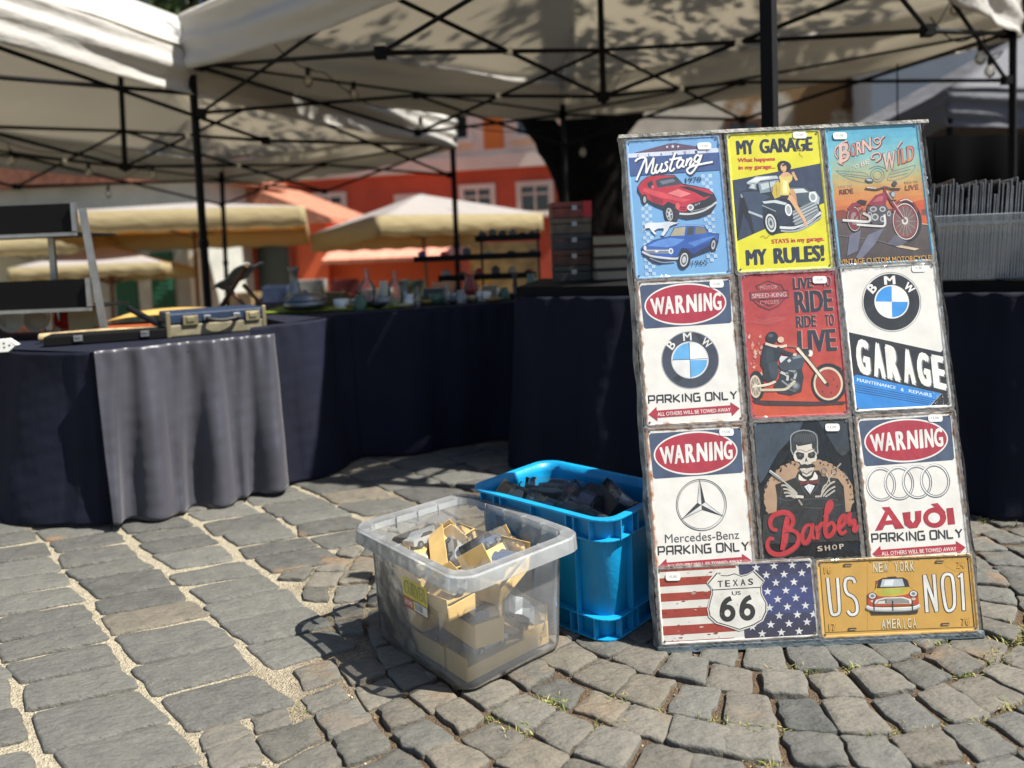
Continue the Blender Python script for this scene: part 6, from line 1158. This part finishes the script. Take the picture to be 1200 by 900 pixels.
umbrella('smaller tan umbrella in front of the green shutters', -5.75, 11.0, -1, 1.06, .74, .95, 10, .16)

# ---------------------------------------------------------------- houses round the square
M_red = mat('red_plaster', '#bb573f', .85, var=.14, scale=1.2, bump=.1); M_orange = mat('orange_plaster', '#cf5f3a', .85, var=.1, scale=1.5, bump=.1); M_plaster = mat('white_plaster', '#d8d4c9', .85, var=.08, scale=2); M_ochre = mat('ochre_plaster', '#c0763a', .85, var=.15, scale=2)
M_pane = mat('window_pane', '#20262c', .12, var=.4, scale=2, spec=.8); M_tile = mat('roof_tiles', '#a06a54', .85, var=.35, scale=7, bump=.5, bscale=9); M_gshut = mat('green_shutter', '#1c5a42', .6, var=.12)
def facade(P, Q):
    d = Vector((Q[0]-P[0], Q[1]-P[1], 0)).normalized(); n = Vector((-d.y, d.x, 0)); n = n if n.y < 0 else -n; o = Vector((P[0], P[1], 0)); M = Matrix(((d.x, n.x, 0), (d.y, n.y, 0), (0, 0, 1))).transposed(); rot = Matrix(((d.x, n.x, 0), (d.y, n.y, 0), (0, 0, 1)))
    return lambda t, off, z: o+d*t+n*off+Vector((0, 0, z)), rot
def slab(f, rot, t0, t1, z0, z1, o0, o1): b = MB(); b.box(f((t0+t1)/2, (o0+o1)/2, (z0+z1)/2), (t1-t0, o1-o0, z1-z0), rot); return b
def window(par, f, rot, t, z0, z1, w, frame=M_plaster, fw_=.14):
    b = MB()
    for a0, a1, c0, c1 in ((t-w/2, t-w/2+fw_, z0, z1), (t+w/2-fw_, t+w/2, z0, z1), (t-w/2+fw_, t+w/2-fw_, z1-fw_, z1), (t-w/2+fw_, t+w/2-fw_, z0, z0+fw_*.7)): b.box(f((a0+a1)/2, .04, (c0+c1)/2), (a1-a0, .08, c1-c0), rot)
    wn = b.build('window', frame, par); b = MB(); b.box(f(t, .012, (z0+z1)/2), (w-2*fw_, .02, z1-z0-fw_*1.6), rot); b.build('pane', M_pane, wn)
    b = MB(); b.box(f(t, .035, (z0+z1)/2), (.06, .03, z1-z0-fw_*1.7), rot); b.box(f(t, .033, z0+(z1-z0)*.62), (w-2*fw_, .028, .05), rot); b.build('sash', frame, wn); b = MB(); b.box(f(t, .08, z0-.04), (w+.1, .18, .08), rot); b.build('sill', frame, wn)
f, rot = facade((2.6, 20.5), (-9.5, 23.0)); h = empty('red_house', (2.6, 20.5, -1)); h.location = (0, 0, 0); tag(h, 'red house with white framed windows and an orange and white upper storey', 'house')
L = math.hypot(12.1, 2.5); slab(f, rot, 0, L, -1.2, 2.95, -6, 0).build('wall', M_red, h); slab(f, rot, 0, L, 2.95, 3.32, -6, .16).build('cornice', M_plaster, h); slab(f, rot, 0, L, 3.32, 6.6, -6, .0).build('upper_wall', M_plaster, h); slab(f, rot, -.2, L+.2, 6.6, 6.9, -6.2, .4).build('eaves', M_tile, h)
for t in (1.9, 3.5, 7.84, 10.4): window(h, f, rot, t, 1.66, 2.56, 1.02)
slab(f, rot, 5.0, 5.9, 1.85, 2.4, 0, .05).build('signboard', M_plaster, h)
for k, t in enumerate(np.arange(.6, L, 1.05)):
    if k % 2 == 0: slab(f, rot, t, t+.55, 3.5, 6.2, 0, .04).build('orange_panel', M_ochre, h)
    else: window(h, f, rot, t+.3, 3.75, 5.6, .95, M_plaster, .12)
# orange shop: front wall, door, tiled awnings, roof
f, rot = facade((-1.2, 15.6), (-7.3, 16.4)); h = empty('orange_shop', (0, 0, 0)); tag(h, 'low orange shop with a dark doorway and tiled canopies', 'shop'); L = math.hypot(6.1, .8)
slab(f, rot, 2.6, L, -1.1, 1.48, -4, 0).build('wall', M_orange, h); slab(f, rot, .0, 2.6, -1.1, .85, -3, -.3).build('low_wing', M_orange, h)
b = MB(); b.box(f(3.75, .02, .05), (.85, .06, 2.0), rot); dd = b.build('door', mat('dark_doorway', '#14201c', .4), h); b = MB(); b.box(f(3.35, .06, .05), (.09, .08, 2.0), rot); b.box(f(4.15, .06, .05), (.09, .08, 2.0), rot); b.build('door_frame', mat('brick_red', '#8a3422', .8), dd)
tr_ = Matrix.Rotation(R(0), 3, 'X')
b = MB(); b.box(f(3.8, .28, 1.22), (1.1, .62, .09), rot @ Matrix.Rotation(R(-20), 3, 'X')); b.build('door_canopy', mat('pink_tiles', '#cf8c78', .8, var=.2, scale=10), h)
b = MB(); b.box(f(1.1, -.05, .80), (3.0, .8, .09), rot @ Matrix.Rotation(R(-22), 3, 'X')); b.build('wing_canopy', mat('pink_tiles', '#cf8c78'), h)
b = MB(); b.prism([(2.4, 1.45), (2.4, 1.55), (4.6, 2.45), (L+1.6, 2.45), (L+.2, 1.5)], -3.6, .2, 0, lambda x, y, z: f(x, z, y)); b.build('roof', M_tile, h)
slab(f, rot, 5.25, 5.75, -.2, .75, 0, .05).build('window', M_plaster, h)
# house with green shutters
f, rot = facade((-5.55, 14.2), (-9.6, 14.6)); h = empty('shuttered_house', (0, 0, 0)); tag(h, 'pale house with green louvred shutters behind the small umbrella', 'house')
slab(f, rot, 0, 4.2, -1.1, 2.3, -3, -.0).build('wall', mat('pale_wall', '#a9aca6', .85, var=.15, scale=2), h)
for t0 in (.70, 1.42, 2.7):
    b = MB(); b.box(f(t0+.21, .03, .35), (.42, .06, 1.25), rot)
    for k in range(14): b.box(f(t0+.21, .065, -.2+k*.085), (.34, .02, .05), rot @ Matrix.Rotation(R(25), 3, 'X'))
    b.build('shutter', M_gshut, h)
slab(f, rot, 1.14, 1.40, -.25, .95, 0, .03).build('window', mat('pale_curtain', '#b9b9b0', .6), h); slab(f, rot, .05, .33, -1.1, 1.3, .0, .12).build('corner_post', M_plaster, h)
b = MB(); b.prism([(-.3, 2.25), (4.6, 2.25), (4.6, 2.4), (3.4, 2.7), (.8, 2.7), (-.3, 2.4)], -3.2, .4, 0, lambda x, y, z: f(x, z, y)); b.build('roof', M_tile, h)
# pink roofed house far left and a row of stone to the right
f, rot = facade((-8.2, 21), (-16, 22)); h = empty('white_house', (0, 0, 0)); tag(h, 'white house with a pinkish tiled roof at the far left', 'house'); slab(f, rot, 0, 7.8, -1.2, 2.2, -4, 0).build('wall', M_plaster, h); b = MB(); b.prism([(-.3, 2.2), (8.2, 2.2), (7, 3.4), (1, 3.4)], -4.2, .4, 0, lambda x, y, z: f(x, z, y)); b.build('roof', M_tile, h)
o = MB().box((-.1, 14.5, -.2), (1.3, .4, 2.2)).build('stone_wall', mat('yellow_stone', '#a8946a', .9, var=.35, scale=5, bump=.6, bscale=8), bevel=.03); tag(o, 'yellowish stone wall beside the red house', 'stone wall')
# patched old building and its neighbour at the right
def patchy():
    m = mat('peeling_wall', '#cfc6b4', .9, var=.15, scale=3, bump=.4, bscale=5, detail=8); n = m.node_tree.nodes; l = m.node_tree.links; p = n['Principled BSDF']; old = p.inputs['Base Color'].links[0].from_socket
    tc = n.new('ShaderNodeTexCoord'); a = n.new('ShaderNodeTexNoise'); a.inputs['Scale'].default_value = 1.1; a.inputs['Detail'].default_value = 5; l.new(tc.outputs['Object'], a.inputs[0]); r = n.new('ShaderNodeMapRange'); r.inputs[1].default_value = .50; r.inputs[2].default_value = .56; l.new(a.outputs[0], r.inputs[0])
    x = n.new('ShaderNodeMix'); x.data_type = 'RGBA'; l.new(r.outputs[0], x.inputs[0]); l.new(old, x.inputs[6]); x.inputs[7].default_value = lin('#98764f'); l.new(x.outputs[2], p.inputs['Base Color']); return m
f, rot = facade((1.6, 13.2), (7.8, 12.2)); h = empty('old_building', (0, 0, 0)); tag(h, 'old building with peeling cream and brown plaster behind the tent', 'building'); slab(f, rot, 0, 6.3, -1.2, 5.5, -4, 0).build('wall', patchy(), h)
for t, z0, z1, w in ((2.35, 2.05, 2.75, .6), (4.3, 2.9, 3.9, .7)): window(h, f, rot, t, z0, z1, w, M_brownwood, .08)
slab(f, rot, 0, 6.3, 1.9, 2.02, 0, .12).build('ledge', M_ochre, h)
f, rot = facade((5.0, 10.6), (6.3, 10.2)); h = empty('blue_white_house', (0, 0, 0)); tag(h, 'pale blue rendered house wall above the dark grey tent', 'house'); slab(f, rot, 0, 1.35, -1.2, 3.9, -2, 0).build('wall', mat('pale_blue_wall', '#b4bac0', .8, var=.08, scale=2), h); slab(f, rot, 1.36, 4, -1.2, 3.6, -2, .02).build('dark_wing', mat('dark_boards', '#26262c', .8, var=.3), h); slab(f, rot, -.1, 4.1, 3.9, 4.05, -2.1, .15).build('eaves', M_tile, h)

# ---------------------------------------------------------------- more wares on the back table and far stalls
def lathe_thing(name, prof, c, label, cat, loc, s=1.0, rough=.35, metal=0):
    o = MB().lathe(prof, (0, 0, 0), 16).build(name, mat('ware_'+c[1:], c, rough, metal, var=.2)); o.location = loc; o.scale = (s, s, s); tag(o, label, cat, 'bric-a-brac on the back table'); return o
VASE = [(.018, 0), (.03, .02), (.034, .05), (.018, .09), (.022, .11), (.018, .11)]; CAND = [(.03, 0), (.03, .006), (.008, .014), (.012, .05), (.007, .09), (.014, .1), (.01, .1)]; POT = [(.03, 0), (.042, .015), (.044, .05), (.03, .062), (.008, .064), (.01, .075), (.003, .08)]; STK = [(.025, 0), (.045, .006), (.045, .03), (.04, .034), (.02, .034)]
MORE = [('vase', VASE, '#2c4a78', 'cobalt blue china vase with a flared lip'), ('candlestick', CAND, '#9a7c3c', 'slim brass candlestick'), ('lidded_pot', POT, '#8a4a34', 'copper coloured lidded pot'), ('saucer_stack', STK, '#cfccc4', 'stack of white saucers'), ('vase', VASE, '#b9b2a0', 'cream pottery vase'), ('candlestick', CAND, '#8c8e90', 'pewter candlestick'), ('lidded_pot', POT, '#2f3d36', 'dark green enamel pot with a lid'), ('saucer_stack', STK, '#7f8f9c', 'stack of blue grey saucers'), ('vase', VASE, '#7a2a28', 'oxblood red vase'), ('lidded_pot', POT, '#c9c4b8', 'white china sugar pot with a knob'), ('candlestick', CAND, '#3a3a3c', 'black iron candlestick'), ('vase', VASE, '#4a6a60', 'sea green glass vase')]
for k, (n_, pr, c, lab) in enumerate(MORE): lathe_thing(n_, pr, c, lab+' in the rear row of the back table', n_.split('_')[-1], (-.98+.098*k+rs.normal(0, .012), 3.44+.012*k+rs.uniform(0, .1), ZB+.001), rs.uniform(.75, 1.1), .35, .5 if 'brass' in lab or 'copper' in lab or 'pewter' in lab else 0)
for k, (c, lab, w, x, y) in enumerate((('#6a5a3c', 'tan tin box on the moss green cloth', .09, -.78, 3.40), ('#7d2420', 'small red tin box on the moss green cloth', .07, -.66, 3.46), ('#3b3f45', 'dark grey jewel box on the back table', .10, -.34, 3.42), ('#8a8270', 'stone coloured tea caddy on the back table', .06, -.10, 3.46))):
    o = empty('tin_box', (x, y, ZB+.012), R(8*k-10)); tag(o, lab, 'tin box', 'tin boxes on the back table'); mm = mat('tin_'+c[1:], c, .4, .2, var=.25); b = MB(); b.box((0, 0, .022), (w, w*.7, .044)); b.build('body', mm, o, bevel=.003); b = MB(); b.box((0, 0, .050), (w+.003, w*.7+.003, .014)); b.build('lid', mm, o, bevel=.003)
# picture frames and prints standing behind the rack
for k, (x, z, w, h_, c, lab) in enumerate(((-2.0, .0, .20, .15, '#8a3a30', 'red picture in a wooden frame behind the rack, low at the far left'), (-1.78, .0, .16, .19, '#c9c0a4', 'pale print in a wooden frame behind the rack'), (-2.28, .0, .18, .16, '#4a6a4e', 'green picture in a wooden frame behind the rack'))):
    o = empty('picture_frame', (x, 3.1, ZL+.002), R(6-5*k)); tag(o, lab, 'picture', 'framed pictures behind the rack'); b = MB()
    for a, b_, d, e_ in ((0, .008, w, .016), (0, h_-.008, w, .016), (-w/2+.008, h_/2, .016, h_-.032), (w/2-.008, h_/2, .016, h_-.032)): b.box((a, 0, b_), (d, .014, e_))
    b.build('frame', M_brownwood, o); b = MB(); b.box((0, .002, h_/2), (w-.03, .006, h_-.03)); b.build('print', mat('print_pic_'+str(k), c, .6, var=.45, scale=22), o)
# far stall under the tan umbrella: table with boxes of goods
table('trestle_table', [(-3.6, 9.3), (-.2, 9.1), (-.1, 10.1), (-3.5, 10.3)], .18, 'long far stall table under the tan umbrella before the red house', [(-3.4, 9.5), (-.4, 9.3), (-3.4, 10.1), (-.3, 9.9)], mat('stall_cloth', '#5c2a26', .9, var=.3))
GC = [('#7c6a4c', 'tan'), ('#2d3d5a', 'blue'), ('#8c8c86', 'grey'), ('#6a2522', 'red'), ('#c2b89c', 'cream'), ('#33402f', 'green'), ('#463224', 'brown'), ('#b08030', 'ochre')]
for k, (c, w) in enumerate(GC):
    x = -3.35+k*.42; b = MB(); hh = .16+.16*rs.uniform(); wd = .32
    for a, e_, d, q in ((0, -.14, wd, .016), (0, .14, wd, .016), (-wd/2+.008, 0, .016, .264), (wd/2-.008, 0, .016, .264)): b.box((a, e_, hh/2), (d, q, hh))
    b.box((0, 0, .012), (wd-.034, .262, .018)); o = b.build('goods_box', mat('goods_'+w, c, .7, var=.3, scale=10), bevel=.004); o.location = (x, 9.65, .182); o.rotation_euler = (0, 0, rs.normal(0, .08)); tag(o, f'open {w} box of goods on the far stall table under the umbrella', 'box', 'goods boxes on the far stall')
